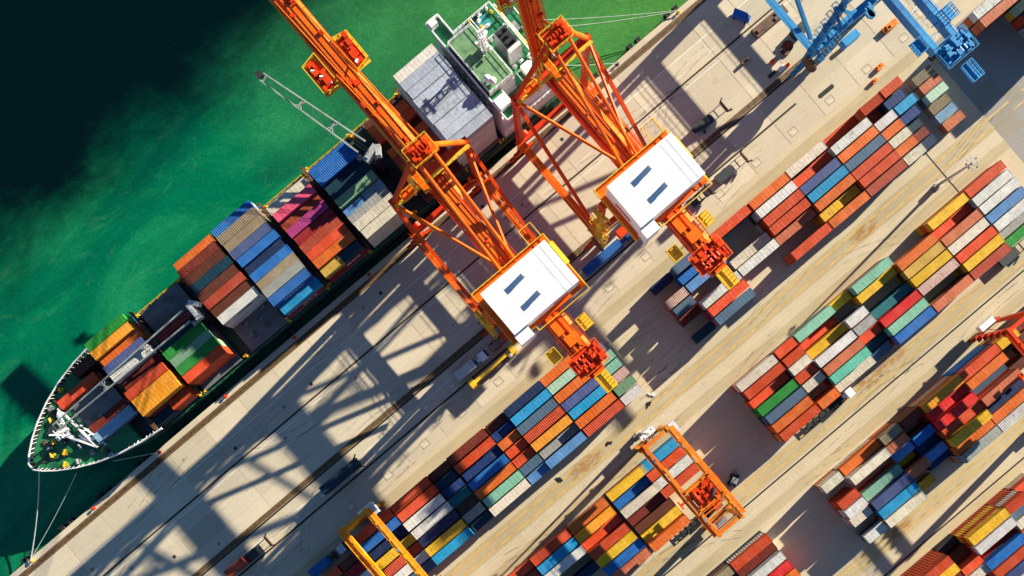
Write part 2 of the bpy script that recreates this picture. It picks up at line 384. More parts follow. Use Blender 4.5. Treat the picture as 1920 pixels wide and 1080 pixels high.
for q, (x, y, sx, sy) in enumerate(((71.5,-44.2,6.5,2.6),(79.5,-43.6,5.0,2.4),(52,-79.6,5,2),(-1,-12.6,7,2.2),(96,-13.2,6,2.0))):
    o = MB().add([(-1,-1,0),(1,-1,0),(1,1,0),(-1,1,0)], [(0,1,2,3)]).build('rust_stain', SM, loc=(x, y, -0.0225)); o.scale = (sx, sy, 1); struct(o)
def rubber_mat():
    m, nt, N, L, b = mat('rubber_tyre_film'); ge = N.new('ShaderNodeNewGeometry')
    n = noise(nt, 0.35, 5, 0.7, ge.outputs['Position'], 0.5)
    L.new(ramp(nt, n, [(0.40, 0.0), (0.64, 0.30)]), b.inputs['Alpha']); b.inputs['Base Color'].default_value = (0.06, 0.05, 0.04, 1); b.inputs['Roughness'].default_value = 0.9
    return m
RM = rubber_mat(); rt = random.Random(44)
def arcs(name, n, x0, x1, y0, y1, z):
    mbt = MB()
    for k in range(n):
        zz = z+0.00012*k
        x, y = rt.uniform(x0, x1), rt.uniform(y0, y1); a = rt.choice((0, math.pi))+rt.uniform(-0.22, 0.22); cv = rt.uniform(-0.035, 0.035); st = rt.uniform(0.8, 1.6); pts = []
        for q in range(rt.randint(10, 22)):
            pts.append((x, y, a)); x += st*math.cos(a); y += st*math.sin(a); a += cv*st
        pts = [p_ for p_ in pts if y0-1 < p_[1] < y1+1]
        for off in (-1.0, 1.0):
            for p_, q_ in zip(pts, pts[1:]):
                mbt.add([(p_[0]-math.sin(p_[2])*(off-0.17), p_[1]+math.cos(p_[2])*(off-0.17), zz), (q_[0]-math.sin(q_[2])*(off-0.17), q_[1]+math.cos(q_[2])*(off-0.17), zz), (q_[0]-math.sin(q_[2])*(off+0.17), q_[1]+math.cos(q_[2])*(off+0.17), zz), (p_[0]-math.sin(p_[2])*(off+0.17), p_[1]+math.cos(p_[2])*(off+0.17), zz)], [(0,1,2,3)])
    struct(mbt.build(name, RM))
arcs('tyre_marks', 20, -130, 140, 17.5, 30, 0.009)
arcs('tyre_marks', 22, -130, 110, 33.5, 59, 0.009)
arcs('tyre_marks', 13, -40, 140, -21, -8, -0.019)
arcs('tyre_marks', 13, -10, 130, -54, -43, -0.019)
arcs('tyre_marks', 9, 22, 46, -42, 9, -0.019)
# service pit covers let into the apron
for x in [-107+12.85*k for k in range(20)]:
    if -60 < x < 140 and not (2 < x < 30):
        f = MB().box(-1.25,-1.0,-0.1,1.25,1.0,0.006).build('pit_frame', M['pitframe'], apron, (x, 19.3, 0))
        MB().box(-1.0,-0.75,0,1.0,0.75,0.014).build('pit_cover', M['pit'], f)
r6 = random.Random(12)
for k in range(26):
    x = -130+10*k+r6.uniform(-3,3); y = r6.choice((57.5, 51, 44.5, 39.5, 34.5))
    MB().box(-0.45,-0.45,-0.1,0.45,0.45,0.008).build('manhole_cover', M['pitframe' if k % 3 else 'steelrail'], apron, (x, y, 0))
# quay furniture: fenders and bollards
fx = [-142,-129.6,-116.5,-103.5,-90.5,-77.5,-64.5,-51.5,-38.5,-25.5,-12.5,0.5,13.5,26.5,39.5,56.5,69.7,81.8,94.9,108]
fm = MB(); fm.cbox(0,0.5,-1.0,1.3,0.9,1.5,0); fm.cbox(0,1.15,-1.0,1.7,0.35,2.2,1); fm.bar((-0.5,0.1,-0.25),(-0.5,1.0,-0.25),0.1,0.1,1); fm.bar((0.5,0.1,-0.25),(0.5,1.0,-0.25),0.1,0.1,1)
ORD = 'first second third fourth fifth sixth seventh eighth ninth tenth eleventh twelfth thirteenth fourteenth fifteenth sixteenth seventeenth eighteenth nineteenth twentieth'.split()
fmesh = fm.mesh('quay_fender', [M['black'], M['dark']])
for k, x in enumerate(fx):
    for dx in (-1.6, 1.2):
        side_ = 'left' if dx < 0 else 'right'
        o = link('quay_fender', fmesh, None, (x+dx, 64.0, 0))
        tag(o, f'{side_} black rubber fender of the {ORD[k]} pair along the quay from lower left', 'fender', 'fenders along the quay wall')
bx = [(-129.5,'yellow'),(-108,'crimson'),(-85.0,'crimson'),(-62,'crimson'),(-38,'crimson'),(-12,'crimson'),(74.5,'dark'),(95.9,'yellow')]
for k, (x, c) in enumerate(bx):
    b = MB(); b.tube((0,0,0),(0,0,0.1),0.5,12); b.tube((0,0,0.08),(0,0,0.6),0.26,12,0,0.22); b.tube((0,0,0.56),(0,0,0.8),0.42,12,0,0.34)
    o = b.build('mooring_bollard', M[c], loc=(x, 63.2, 0.0))
    names = {-129.5:'yellow mooring bollard at the lower left end of the quay, holding the bow lines', -108.0:'red mooring bollard on the quay just ahead of the bow', -85.0:'red mooring bollard on the quay beside the ship forecastle', -62:'red mooring bollard beside the green containers of the ship', -38:'red mooring bollard beside the empty hatch cover of the ship', -12:'red mooring bollard beside the pink container bay', 74.5:'dark mooring bollard just astern of the ship', 95.9:'yellow mooring bollard on the quay at the top of the picture'}
    tag(o, names[x], 'bollard', 'bollards along the quay')
def rope(label, a, b, sag=1.2, r=0.10):
    a = Vector(a); b = Vector(b); mbr = MB(); pts = []
    for k in range(9):
        t = k/8; p = a.lerp(b, t); p.z -= sag*4*t*(1-t); pts.append(p)
    for p, q in zip(pts, pts[1:]): mbr.tube(p, q, r, 6)
    tag(mbr.build('mooring_line', M['rope']), label, 'rope', 'mooring lines')
rope('thick mooring line from the stem to the yellow bollard lower left', (-129.5,63.2,0.8), (-108.5,78.6,7.0), 1.0, 0.16)
rope('thin mooring line right of the thick one, from bow to lower left bollard', (-129.2,63.5,0.8), (-102.5,71.2,6.6), 0.8, 0.09)
rope('short pale mooring line from the forecastle side to the quay', (-85.0,63.2,0.8), (-93.5,67.6,6.2), 0.4, 0.09)
rope('upper one of the two long stern lines to the top bollard', (95.6,63.6,0.8), (61.5,85.5,6.5), 1.0, 0.08)
rope('lower one of the two long stern lines to the top bollard', (95.9,63.2,0.8), (61.5,82.5,6.5), 1.2, 0.08)
rope('short stern line to the dark bollard beside the right crane', (74.5,63.2,0.8), (61.0,71.0,6.0), 0.5, 0.08)

# ------------------------------------------------------------------ shipping containers
PAL = {  # code: (name, displayed colour)
 'r':('red',(220,86,46)), 'O':('orange-red',(244,92,28)), 'R':('bright red',(238,52,34)), 'o':('orange',(236,120,40)), 'Y':('amber',(252,168,12)),
 'y':('yellow',(250,198,22)), 'w':('white',(240,236,230)), 'W':('cream',(240,228,206)), 'e':('pale grey',(172,174,168)), 'g':('slate blue',(92,116,142)),
 'u':('periwinkle',(88,102,150)), 'n':('navy',(34,52,92)), 'N':('dark teal',(22,62,80)), 'B':('deep blue',(16,62,124)), 'b':('blue',(36,118,196)),
 'L':('light blue',(104,152,206)), 'c':('cyan',(12,160,212)), 'i':('ice blue',(168,206,232)), 'T':('teal',(30,120,128)), 'm':('mint',(150,204,178)), 'q':('pale mint',(192,224,198)),
 'a':('aqua',(120,214,184)), 'S':('sage',(128,168,134)), 'G':('green',(52,152,66)), 's':('salmon',(216,124,90)), 'x':('brick',(190,84,62)),
 'd':('dark red',(126,50,40)), 'D':('crimson',(160,34,44)), 'p':('dusty pink',(226,190,176)), 'P':('pink',(236,96,126)), 'M':('magenta',(186,74,132)),
 't':('tan',(226,184,96)), 'z':('rusty beige',(170,152,124)), 'k':('charcoal',(50,52,56)), 'h':('brown',(104,58,44)),
}
def paint(c, k=0.60):
    r, g, b = (lin(v) for v in PAL[c][1]); l = 0.3*r+0.5*g+0.2*b; q = 1.12
    return tuple(max(0.004, (l+(v-l)*q)*k) for v in (r, g, b)) + (1.0,)
CH = 2.6
def corr_wall(mbx, L, y, out, z0, z1, pitch, depth):
    n = max(4, int(round(L/pitch))); xs = []
    w = L/n
    prof = []
    for k in range(n):
        x = -L/2+k*w
        prof += [(x+0.10*w, 0), (x+0.35*w, -depth), (x+0.60*w, -depth), (x+0.85*w, 0)]
    prof = [(-L/2, 0)] + prof + [(L/2, 0)]
    vs_ = [(x, y+out*d, z0) for x, d in prof] + [(x, y+out*d, z1) for x, d in prof]
    m = len(prof)
    mbx.add(vs_, [((k, k+1, k+1+m, k+m) if out < 0 else (k+1, k, k+m, k+1+m)) for k in range(m-1)])
def container_meshes(L, corr):
    W = 2.44; H = CH
    b = MB()
    corr_wall(b, L-0.3, -W/2+0.03, -1, 0.15, H-0.1, 0.42, 0.05); corr_wall(b, L-0.3, W/2-0.03, 1, 0.15, H-0.1, 0.42, 0.05)
    b.box(-L/2+0.05, -W/2+0.12, 0.12, -L/2+0.10, W/2-0.12, H-0.1)            # blind end
    b.box(-L/2+0.1, -W/2+0.1, 0.10, L/2-0.1, W/2-0.1, 0.16)                   # floor
    for sx in (-1, 1):
        for sy in (-1, 1):
            b.cbox(sx*(L/2-0.08), sy*(W/2-0.08), H/2, 0.16, 0.16, H-0.02)      # corner posts
            for zz in (0.07, H-0.07): b.cbox(sx*(L/2-0.1), sy*(W/2-0.09), zz, 0.20, 0.185, 0.15)
        b.cbox(sx*(L/2-0.06), 0, H-0.08, 0.12, W-0.3, 0.12); b.cbox(sx*(L/2-0.06), 0, 0.08, 0.12, W-0.3, 0.14)
    for sy in (-1, 1):
        b.cbox(0, sy*(W/2-0.05), H-0.06, L-0.36, 0.10, 0.10); b.cbox(0, sy*(W/2-0.05), 0.09, L-0.36, 0.10, 0.14)
    body = b.mesh('body', M['paint'])
    r = MB()
    n = int(round(L/(0.52 if corr else 1.12))); w = (L-0.24)/n; a = W/2-0.10
    dz = 0.06 if corr else 0.02
    prof = [(-L/2+0.12, 0)]
    for k in range(n):
        x = -L/2+0.12+k*w
        prof += [(x+0.12*w, 0), (x+0.24*w, -dz), (x+(0.56 if corr else 0.30)*w, -dz), (x+(0.68 if corr else 0.42)*w, 0)]
    prof += [(L/2-0.12, 0)]
    m = len(prof)
    r.add([(x, -a, H-0.035+z) for x, z in prof]+[(x, a, H-0.035+z) for x, z in prof], [(k, k+1, k+1+m, k+m) for k in range(m-1)])
    roof = r.mesh('roof', M['paint'])
    d = MB()
    for sy in (-1, 1):
        d.cbox(L/2-0.09, sy*0.55, H/2, 0.05, 1.06, H-0.36)
        for yy in (0.22, 0.86): d.cbox(L/2-0.045, sy*yy, H/2, 0.05, 0.06, H-0.4)
        for zz in (0.75, 1.35, 1.95): d.cbox(L/2-0.055, sy*0.55, zz, 0.03, 1.0, 0.05)
    door = d.mesh('door', M['paint'])
    return body, roof, door
CM = {(s, k): container_meshes(12.19 if s == 40 else 6.06, k) for s in (40, 20) for k in (False, True)}
LOW = []          # (x, y, z0, h, size, colour) of the containers buried under the top ones
TOPS = []
GROUPS = {1:'containers of the first yard row', 2:'containers of the second yard row', 3:'containers of the third yard row', 4:'containers of the bottom right yard row', 5:'containers on the ship'}
rc = random.Random(21)
LOWC = 'rrooOdxsnNbBgwWyedhkrr'
def put(x, y, z0, h, size, code, corr, meta, flip=False):
    root = link('shipping_container', None, None, (x, y, z0))
    body, roof, door = CM[(size, corr)]
    v = rc.uniform(0.90, 1.08); c = paint(code); c = (min(1, c[0]*v), min(1, c[1]*v*rc.uniform(0.96, 1.04)), min(1, c[2]*v), 1)
    for nm, me in (('body', body), ('roof', roof), ('door', door)):
        o = link(nm, me, root); o.color = c
    root.scale = (1, 1, h/CH)
    root.rotation_euler = (0, 0, (math.pi if flip else 0.0) + rc.uniform(-0.006, 0.006))
    root['category'] = 'container'; root['group'] = GROUPS[meta[0]]
    TOPS.append((root, size, code, meta)); return root
def stack(x, y, size, spec, meta, base=-0.035, hc=None, low=None):
    code = spec[0]; corr = spec.endswith('~'); t = float(spec[1:].rstrip('~'))
    top = t*CH if hc is None else hc
    n = max(1, min((abs(top/q-2.7), q) for q in (1, 2, 3, 4, 5, 6))[1]); h = top/n
    for k in range(n-1):
        cc = low or (rc.choice(LOWC) if rc.random() < 0.7 else code)
        LOW.append((x, y, base+k*h, h, size, cc))
    return put(x+rc.uniform(-0.17, 0.17), y+rc.uniform(-0.08, 0.08), base+(n-1)*h, h, size, code, corr, meta, rc.random() < 0.5)

ROWS = {
 1: (10.95, 2.83, [(-72.7,40,'- r3 T2 - - - -'),(-63.1,20,'- h3 D3 w3 n3 r3 g3'),(-52.7,40,'O3 b3 n2.2 y2.2 r2.2~ w2.2 g2.2'),(-40.3,40,'r3 O3~ w3 w3 n3 y3 c3'),
     (-30.9,20,'h2.2 N2.2 B2.2 T2.4 - e2.6 N2.2'),(-21.1,40,'d3 r3 B2.3 b3 o3 m3 W3'),(-11.6,20,'h2.2 B2.4 o2.6 O2.6 r2.6 g3 L2.6'),(-2.1,40,'n3 c3 g3 r3~ Y3 e2.2 L3'),
     (10.4,40,'o3 q3 o3 u3 c3 o3 r3~'),(20.1,20,'- g2 m3 m3 p3 S3 w3'),
     (45.4,20,'n1 - p2.2~ g2 d1 - N1'),(55.0,40,'g3 b2 L2.2 - w3 O3 g3'),(67.6,40,'O3 - - W2.3 w3 - -'),(80.6,40,'o3 w3 r3 r3 s2.3 - r3'),(93.3,40,'W3 O2.2 u3 c3 o3 y2.2 o3'),
     (106.0,40,'r1 w3 o3 g3 r3 r3 x3'),(115.3,20,'r3~ d1 w3 o3 W3 o3 W3'),(121.9,20,'r3 B2 c3 B2 N1 d1 n1'),(131.6,20,'- z2~ s2 q2 z1~ i1~ s1'),
     (154.6,40,'w4 s4 - - - - -'),(167.3,40,'w4 O4 q4 o4 e4 B4 k4')]),
 2: (-22.7, 2.82, [(-34.3,40,'O2.3 x2 - k2 n2 - -'),(-21.4,40,'r3~ c3 w3 - n2 - -'),(-8.8,40,'o3 Y3 O2.2 r3 y3 b3 s3'),(4.3,40,'y3 b2.3 W3 d2.3 h2.3 y2.3 o3'),(15.6,40,'c3 r3 w3 r3~ - - -'),
     (48.2,40,'W3 r3 O2.2 G2.6~ g3 o3 r3'),(58.0,20,'O3 r3 W3 r2.6 W2.6 - o3'),(67.7,40,'m3 O1 y2.2 w3 s3 a3 W2.2'),(77.2,20,'y2 - w3 e3 O2.6 N2 g2'),(87.0,40,'m3 y2.3 - T2.3 R3 m3 b3'),
     (99.7,40,'- o3 t3 y3 p3 - s3'),(112.4,40,'y3 O2.2 s3 W3 O3 y3 x3'),(125.1,40,'r3 w3 w3 L3 w3 e2 G2')]),
 3: (-57.0, 2.85, [(4.3,40,'z3 d2 r3 - - - -'),(17.0,40,'r3 d2.2 w3 R3 o3 - -'),
     (45.0,20,'W2.6 - r3 w3 W2.6 - w2.6'),(54.8,40,'o2.2 W3 - m2.3 u3~ c3 W3'),(64.2,20,'z3~ s3 L2.6 y1 s3 - y1'),(70.6,20,'d3.3 - b3 n2 L2.6 B1 -'),(80.1,40,'Y4 R3.4 R4 r3.6 y4 o3 e3'),
     (92.6,40,'r4 o4 g2.3~ s4 n3 o3 w3~'),(102.0,20,'y4 k2 - h2 - - -'),(111.5,40,'d3 h3 k2 d2 - - -')]),
 4: (-90.4, 2.87, [(51.4,40,'r4 y3.6 d3 - - - -'),(58.0,20,'- - - - - - -'),(67.2,40,'y4 w4 - b3.2 r3.2 u3.2~ -'),(76.6,20,'r4~ g3 W3 o3 - - -'),(83.1,20,'O2 d2 - - - - -')]),
}
# the low end of the bottom right row
ROWS[4][2][1] = (58.2,20,'k1 h2 O3 W3 - - -')
ROWS[4][2][0] = (48.6,40,'r4 y3.6 d3 - - - -')
for row, (ys, pitch, bays) in ROWS.items():
    for bi, (x, size, spec) in enumerate(bays):
        for li, s in enumerate(spec.split()):
            if s == '-': continue
            stack(x, ys-pitch*li, size, s, (row, bi, li))
# ship cargo: (x, size, y, spec)
HB = 5.25
SHIP = [
 ('foremost ship bay', [(-85.8,40,73.9,'i1.5'),(-85.8,40,76.6,'d0.9'),(-87.6,40,86.3,'O1.4'),(-82.6,20,89.9,'h1.5')]),
 ('second ship bay', [(-71.3,40,91.2,'G3'),(-71.3,40,88.7,'Y3'),(-71.3,40,86.2,'o2.5'),(-71.3,40,83.7,'u3'),(-71.3,40,81.2,'w3'),(-71.3,40,78.6,'d2.2'),(-71.3,40,75.2,'r3.2'),(-71.3,40,72.6,'Y3.2'),(-71.3,40,70.1,'Y3.2'),(-68.6,20,67.6,'r1.8'),(-75.2,20,67.6,'N1')]),
 ('third ship bay', [(-57.5,40,83.2,'D1'),(-57.5,40,79.4,'N2.3'),(-57.5,40,76.8,'G3'),(-57.5,40,74.3,'S3'),(-57.5,40,71.8,'G3~'),(-57.5,40,69.3,'O3')]),
 ('ship bay beside bare hatch', [(-41.6,40,92.6,'o2.6'),(-41.6,40,90.1,'d3'),(-41.6,40,87.6,'h3'),(-41.6,40,85.1,'N3'),(-41.6,40,82.6,'h3'),(-41.6,40,80.1,'x3'),(-41.6,40,77.6,'h2.8'),(-41.6,40,75.1,'w2.8')]),  # reds and oranges darkened here, shade over this bay put into the colours
 ('blue and grey ship bay', [(-28.5,40,92.8,'b2.6~'),(-28.5,40,90.3,'z3~'),(-28.5,40,87.8,'z3~'),(-28.5,40,85.25,'u3~'),(-28.5,40,82.75,'b3~'),(-28.5,40,80.25,'n2.7'),(-28.5,40,77.7,'b3~'),(-28.5,40,75.2,'z3'),(-28.5,40,72.7,'e3~'),(-28.5,40,70.2,'b3~'),(-28.5,40,67.6,'c2')]),
 ('pink and red ship bay', [(-14.2,40,87.8,'W3'),(-14.2,40,85.3,'P3.2'),(-14.2,40,82.8,'x2.7'),(-14.2,40,80.25,'M3'),(-14.2,40,77.7,'D2.8'),(-14.2,40,75.2,'x3'),(-14.2,40,72.7,'O3~'),(-14.2,40,70.2,'o3'),(-17.3,20,67.6,'t2.6'),(-11.1,20,67.6,'N2.6')]),
 ('bay behind slewed deck crane', [(0,40,87.6,'b3.4~'),(0,40,85.1,'b3.4~'),(0,40,82.6,'N2.8'),(0,40,80.0,'N3.4'),(0,40,77.5,'S3.6'),(-3.1,20,75.0,'L3'),(3.1,20,75.0,'i3~'),(0,40,72.5,'e3.5'),(0,40,69.95,'W3.8'),(0,40,67.4,'W3.8')]),
 ('bay under the lowered boom', [(18.2,40,90.2,'h1'),(18.2,40,87.7,'o1.8'),(18.2,40,85.2,'O1.8'),(18.2,40,82.7,'h1'),(18.2,40,80.2,'o1.8'),(18.2,40,77.7,'x1.8'),(18.2,40,75.2,'o1.8'),(18.2,40,72.7,'r1'),(18.2,40,70.2,'r1.8'),(18.2,40,67.7,'h1')]),
 ('tall white ship stack', [(30.5,40,88.9-2.56*j,'%s6.2' % ('wwwwwwwww'[j])) for j in range(9)]),
]
SHIPC = {}
for si, (bn, lst) in enumerate(SHIP):
    for li, (x, size, y, s) in enumerate(lst):
        low = {4:'D' if li == 10 else None, 5:'D' if li >= 8 else None, 6:'W' if li >= 8 else None, 8:'w', 2:'O' if li == 5 else None, 3:'w' if li == 7 else None}.get(si)
        o = stack(x, y, size, s, (5, si, li), HB, None, low); SHIPC[(si, li)] = o
# tall white stack: shade painted in as blue-grey, sunlit seaward one as warm white
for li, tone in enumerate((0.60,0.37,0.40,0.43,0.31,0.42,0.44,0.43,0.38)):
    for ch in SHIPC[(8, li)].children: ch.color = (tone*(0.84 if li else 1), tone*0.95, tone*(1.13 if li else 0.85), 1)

# labels that single out each top container
def ordn(k): return ('first','second','third','fourth','fifth','sixth','seventh','eighth','ninth','tenth','eleventh','twelfth','thirteenth','fourteenth','fifteenth','sixteenth','seventeenth','eighteenth','nineteenth','twentieth','last')[k]
ROWN = {1:'first yard row', 2:'second yard row', 3:'third yard row', 4:'bottom right yard row'}
pos = {m: c for _, _, c, m in TOPS}
cand = {}
for o, size, c, m in TOPS:
    sz = 'forty-foot' if size == 40 else 'twenty-foot'
    cn = PAL[c][0]
    nb = [PAL[pos[(m[0], m[1], q)]][0] for q in (m[2]-1, m[2]+1) if (m[0], m[1], q) in pos]
    row = SHIP[m[1]][0] if m[0] == 5 else ROWN[m[0]]
    bay = '' if m[0] == 5 else f"{ordn(m[1])} bay from left, "
    beside = (f"between {nb[0]} and {nb[1]} ones" if len(nb) == 2 else f"beside a {nb[0]} one" if nb else "standing alone")
    l1 = f"{cn} {sz} container {beside}, {row}" if m[0] != 5 else f"{cn} {sz} container {beside}, {row}"
    l2 = f"{cn} {sz} container {beside}, {bay}{row}" if m[0] != 5 else f"{cn} {sz} container, {ordn(m[2])} from seaward side, {row}"
    l3 = f"{cn} {sz} container, {ordn(m[2])} lane from quay, {bay}{row}" if m[0] != 5 else l2
    cand[o.name] = (l1, l2, l3)
cnt = {}
for v in cand.values():
    for l in set(v): cnt[l] = cnt.get(l, 0)+1
for o, *_ in TOPS:
    ls = cand[o.name]
    o['label'] = next((l for l in ls if cnt[l] == 1), ls[2])

# everything below the top tiers: one mass of containers
def low_mass():
    t = {}
    for size in (40, 20):
        L = 12.19 if size == 40 else 6.06; b = MB()
        corr_wall(b, L, -1.22, -1, 0.02, 1.0, 0.8, 0.05); corr_wall(b, L, 1.22, 1, 0.02, 1.0, 0.8, 0.05)
        b.add([(-L/2,-1.22,0.99),(L/2,-1.22,0.99),(L/2,1.22,0.99),(-L/2,1.22,0.99)], [(0,1,2,3)])
        for sx in (-1, 1):
            n = 6; pr = []
            for k in range(n+1): pr += [(-1.22+2.44*k/n, 0 if k % 2 else 0.05)]
            vs_ = [(sx*(L/2-d), y, 0.02) for y, d in pr]+[(sx*(L/2-d), y, 1.0) for y, d in pr]
            q = len(pr); b.add(vs_, [((k+1, k, k+q, k+1+q) if sx < 0 else (k, k+1, k+1+q, k+q)) for k in range(q-1)])
        t[size] = b
    V = []; F = []; Cc = []
    for x, y, z0, h, size, c in LOW:
        b = t[size]; o = len(V); k = rc.uniform(0.8, 1.05); pc = paint(c); pc = (pc[0]*k, pc[1]*k, pc[2]*k, 1)
        V += [(x+vx, y+vy*0.995, z0+vz*h) for vx, vy, vz in b.v]; F += [tuple(i+o for i in f) for f in b.f]; Cc += [pc]*len(b.v)
    me = bpy.data.meshes.new('stacked_containers'); me.from_pydata(V, [], F); me.materials.append(M['paint_attr'])
    ca = me.color_attributes.new('paint', 'FLOAT_COLOR', 'POINT'); ca.data.foreach_set('color', [v for c in Cc for v in c]); me.update()
    o = link('stacked_containers', me); o['kind'] = 'stuff'
    tag(o, 'mixed containers of the lower tiers, hidden under the top ones of every stack', 'containers')
low_mass()

# lettering on ship containers
def lettering(txt, parent, size_, x, z, mt, side=-1, yo=1.245):
    cu = bpy.data.curves.new('lettering', 'FONT'); cu.body = txt; cu.size = size_; cu.align_x = 'CENTER'; cu.extrude = 0.01; cu.space_character = 1.25
    tmp = bpy.data.objects.new('lettering', cu); COL.objects.link(tmp)
    me = bpy.data.meshes.new_from_object(tmp); bpy.data.objects.remove(tmp)
    me.name = 'lettering'; me.materials.append(M[mt])
    o = link('lettering', me, parent); o.rotation_euler = (math.pi/2, 0, 0); o.location = (x, -yo, z)
    return o
def upright(o):
    o.rotation_euler = (0, 0, 0)
for key, txt, s, x, z, mt in (((3,7),'ONE',1.9,0.5,0.6,'dark'), ((4,10),'ONE',1.9,1.0,-1.9,'white'), ((5,9),'ONE',1.9,-1.0,-2.2,'white'), ((4,9),'MAERSK',1.5,0,0.6,'white')):
    o = SHIPC[key]; upright(o); lettering(txt, o, s, x, z, mt)
    if key in ((4,10),): pass

# ------------------------------------------------------------------ the container ship
YC = 79.4
ship = thing('container_ship', 'container ship with green decks and black hull moored along the quay', 'ship', (0, 0, 0))
HBR = [(62.5,11.5),(60,13.0),(54,14.1),(-70,14.15),(-78,14.0),(-84,13.3),(-90,12.0),(-96,10.0),(-101,7.6),(-105,5.1),(-108,2.7),(-109.6,0.9)]
def outline(k=1.0, dx=0.0, lo=-200):
    a = [(x+dx*(1 if x < -70 else 0), YC-h*k) for x, h in HBR if x > lo]; b = [(x+dx*(1 if x < -70 else 0), YC+h*k) for x, h in HBR if x > lo]
    return a + b[::-1]
def hull():
    top = outline(); n = len(top)
    zt = [8.2 if x < -83 else (6.0 if x < -80 else 3.85) for x, y in top]
    def wl(k, dx):
        r = []
        for x, y in top:
            kk = 1.0 if x > -60 else max(0.0, 1-(-60-x)/50*k)
            r.append((x + (dx if x < -95 else 0), YC+(y-YC)*(0.98*kk if x > -104 else 0.5*kk)))
        return r
    b = MB(); mid = wl(0.25, 1.5); bot = wl(0.62, 5.0)
    vs_ = [(x, y, z) for (x, y), z in zip(top, zt)] + [(x, y, 1.5) for x, y in mid] + [(x, y, -4.0) for x, y in bot]
    fs = []
    for k in range(n):
        j = (k+1) % n
        fs += [(k+n, j+n, j, k), (k+2*n, j+2*n, j+n, k+n)]
    b.add(vs_, fs); return b
hull().build('hull', M['hull'], ship)
MB().prism(outline(0.985), 2.9, 3.8).build('main_deck', M['deckdark'], ship)
fo = [(x, YC-h*0.97) for x, h in HBR if x < -79] ; fo = fo + [(x, 2*YC-y) for x, y in fo[::-1]]
MB().prism(fo, 3.8, 7.0).build('forecastle_deck', M['shipgreen'], ship)
# white bulwark round the bow with stiffeners
bw = MB(); ring = [(x, YC-h) for x, h in HBR if x <= -78]; ring = ring + [(x, 2*YC-y) for x, y in ring[::-1]]
for (x0, y0), (x1, y1) in zip(ring, ring[1:]):
    bw.bar((x0,y0,7.55),(x1,y1,7.55),0.16,1.5); bw.bar((x0,y0,8.32),(x1,y1,8.32),0.3,0.12)
    n = max(1, int(math.hypot(x1-x0, y1-y0)/1.15))
    for k in range(n):
        t = (k+R.uniform(-0.25,0.25))/n; x = x0+(x1-x0)*t; y = y0+(y1-y0)*t; d = Vector((-75-x, YC-y)).normalized(); q = R.uniform(0.45,1.0)
        bw.bar((x,y,7.9),(x+d.x*q,y+d.y*q,7.2),0.08,0.4)
bw.build('bulwark', M['shipwhite'], ship)
# hatch coamings, hatch covers, cross-deck lashing bridges, side walkways
for bi, (x, w) in enumerate(((-86,25),(-71.3,27),(-57.5,27.2),(-41.6,27.4),(-28.5,27.4),(-14.2,27.4),(0,27.4),(18.2,27.4),(30.8,27.0))):
    h = MB(); h.box(x-6.5, YC-w/2+0.6, 3.8, x+6.5, YC+w/2-0.6, 4.9); h.build('hatch_coaming', M['dark'], ship)
    if bi == 0:
        MB().box(x-6, YC-7.2, 7.0, x+5.5, YC+5.8, 7.45).build('hatch_cover', M['hatch'], ship); continue
    for k in range(3):
        a = YC-w/2+0.4+k*(w-0.8)/3
        MB().box(x-6.3, a+0.06, 4.9, x+6.3, a+(w-0.8)/3-0.06, 5.2).build('hatch_cover', M['hatch'], ship)
r8 = random.Random(8)
for x in (-78.6,-64.4,-34.9,-21.4,-7.1,24.4):
    l = MB()
    l.box(x-0.35, YC-13.6, 8.2, x+0.35, YC+13.6, 8.35)
    for k in range(11): l.bar((x, YC-13.5+2.7*k, 3.8), (x, YC-13.5+2.7*k, 9.2), 0.22, 0.22)
    l.rail([(x-0.35, YC-13.6, 8.3), (x-0.35, YC+13.6, 8.3)], 1.0, 0.08, 2.7, False)
    l.build('lashing_bridge', M['brown'], ship)
for s in (-1, 1):
    w = MB(); w.rail([(-76, YC+s*13.75, 3.8), (56, YC+s*13.75, 3.8)], 1.1, 0.10, 2.2, False)
    w.build('side_railing', M['yellow' if s > 0 else 'shipgreen'], ship)
for x in (-64.6,-50,-35,-21.5,-7.2,8.2,24.6,37):                                    # vents and valve stations at the sea side rail
    v = MB()
    for k in range(4): v.cbox(x+r8.uniform(-1.1,1.1), YC+13.0+r8.uniform(-0.7,0.6), 4.6+r8.uniform(0,1.5), 0.5, 0.5, 1.4+r8.random())
    v.tube((x-0.8,YC+13.2,3.8),(x-0.8,YC+13.2,6.0),0.35,8); v.build('deck_vent', M['yellow'], ship)
    v = MB()
    for k in range(3): v.cbox(x+r8.uniform(-0.9,0.9), YC-13.0+r8.uniform(-0.4,0.4), 4.6, 0.5, 0.5, 1.2+r8.random())
    v.build('deck_vent', M['yellow'], ship)
# hooks and stains on the open hatch cover by the quay
for x, y in ((-44.5,72.6),(-40.5,71.2),(-38.3,73.2),(-45.3,69.6)):
    hk = MB(); hk.cbox(x, y, 5.26, 0.9, 0.14, 0.12); hk.cbox(x+0.4, y+0.25, 5.25, 0.14, 0.6, 0.12); hk.build('lashing_eye', M['galv'], ship)
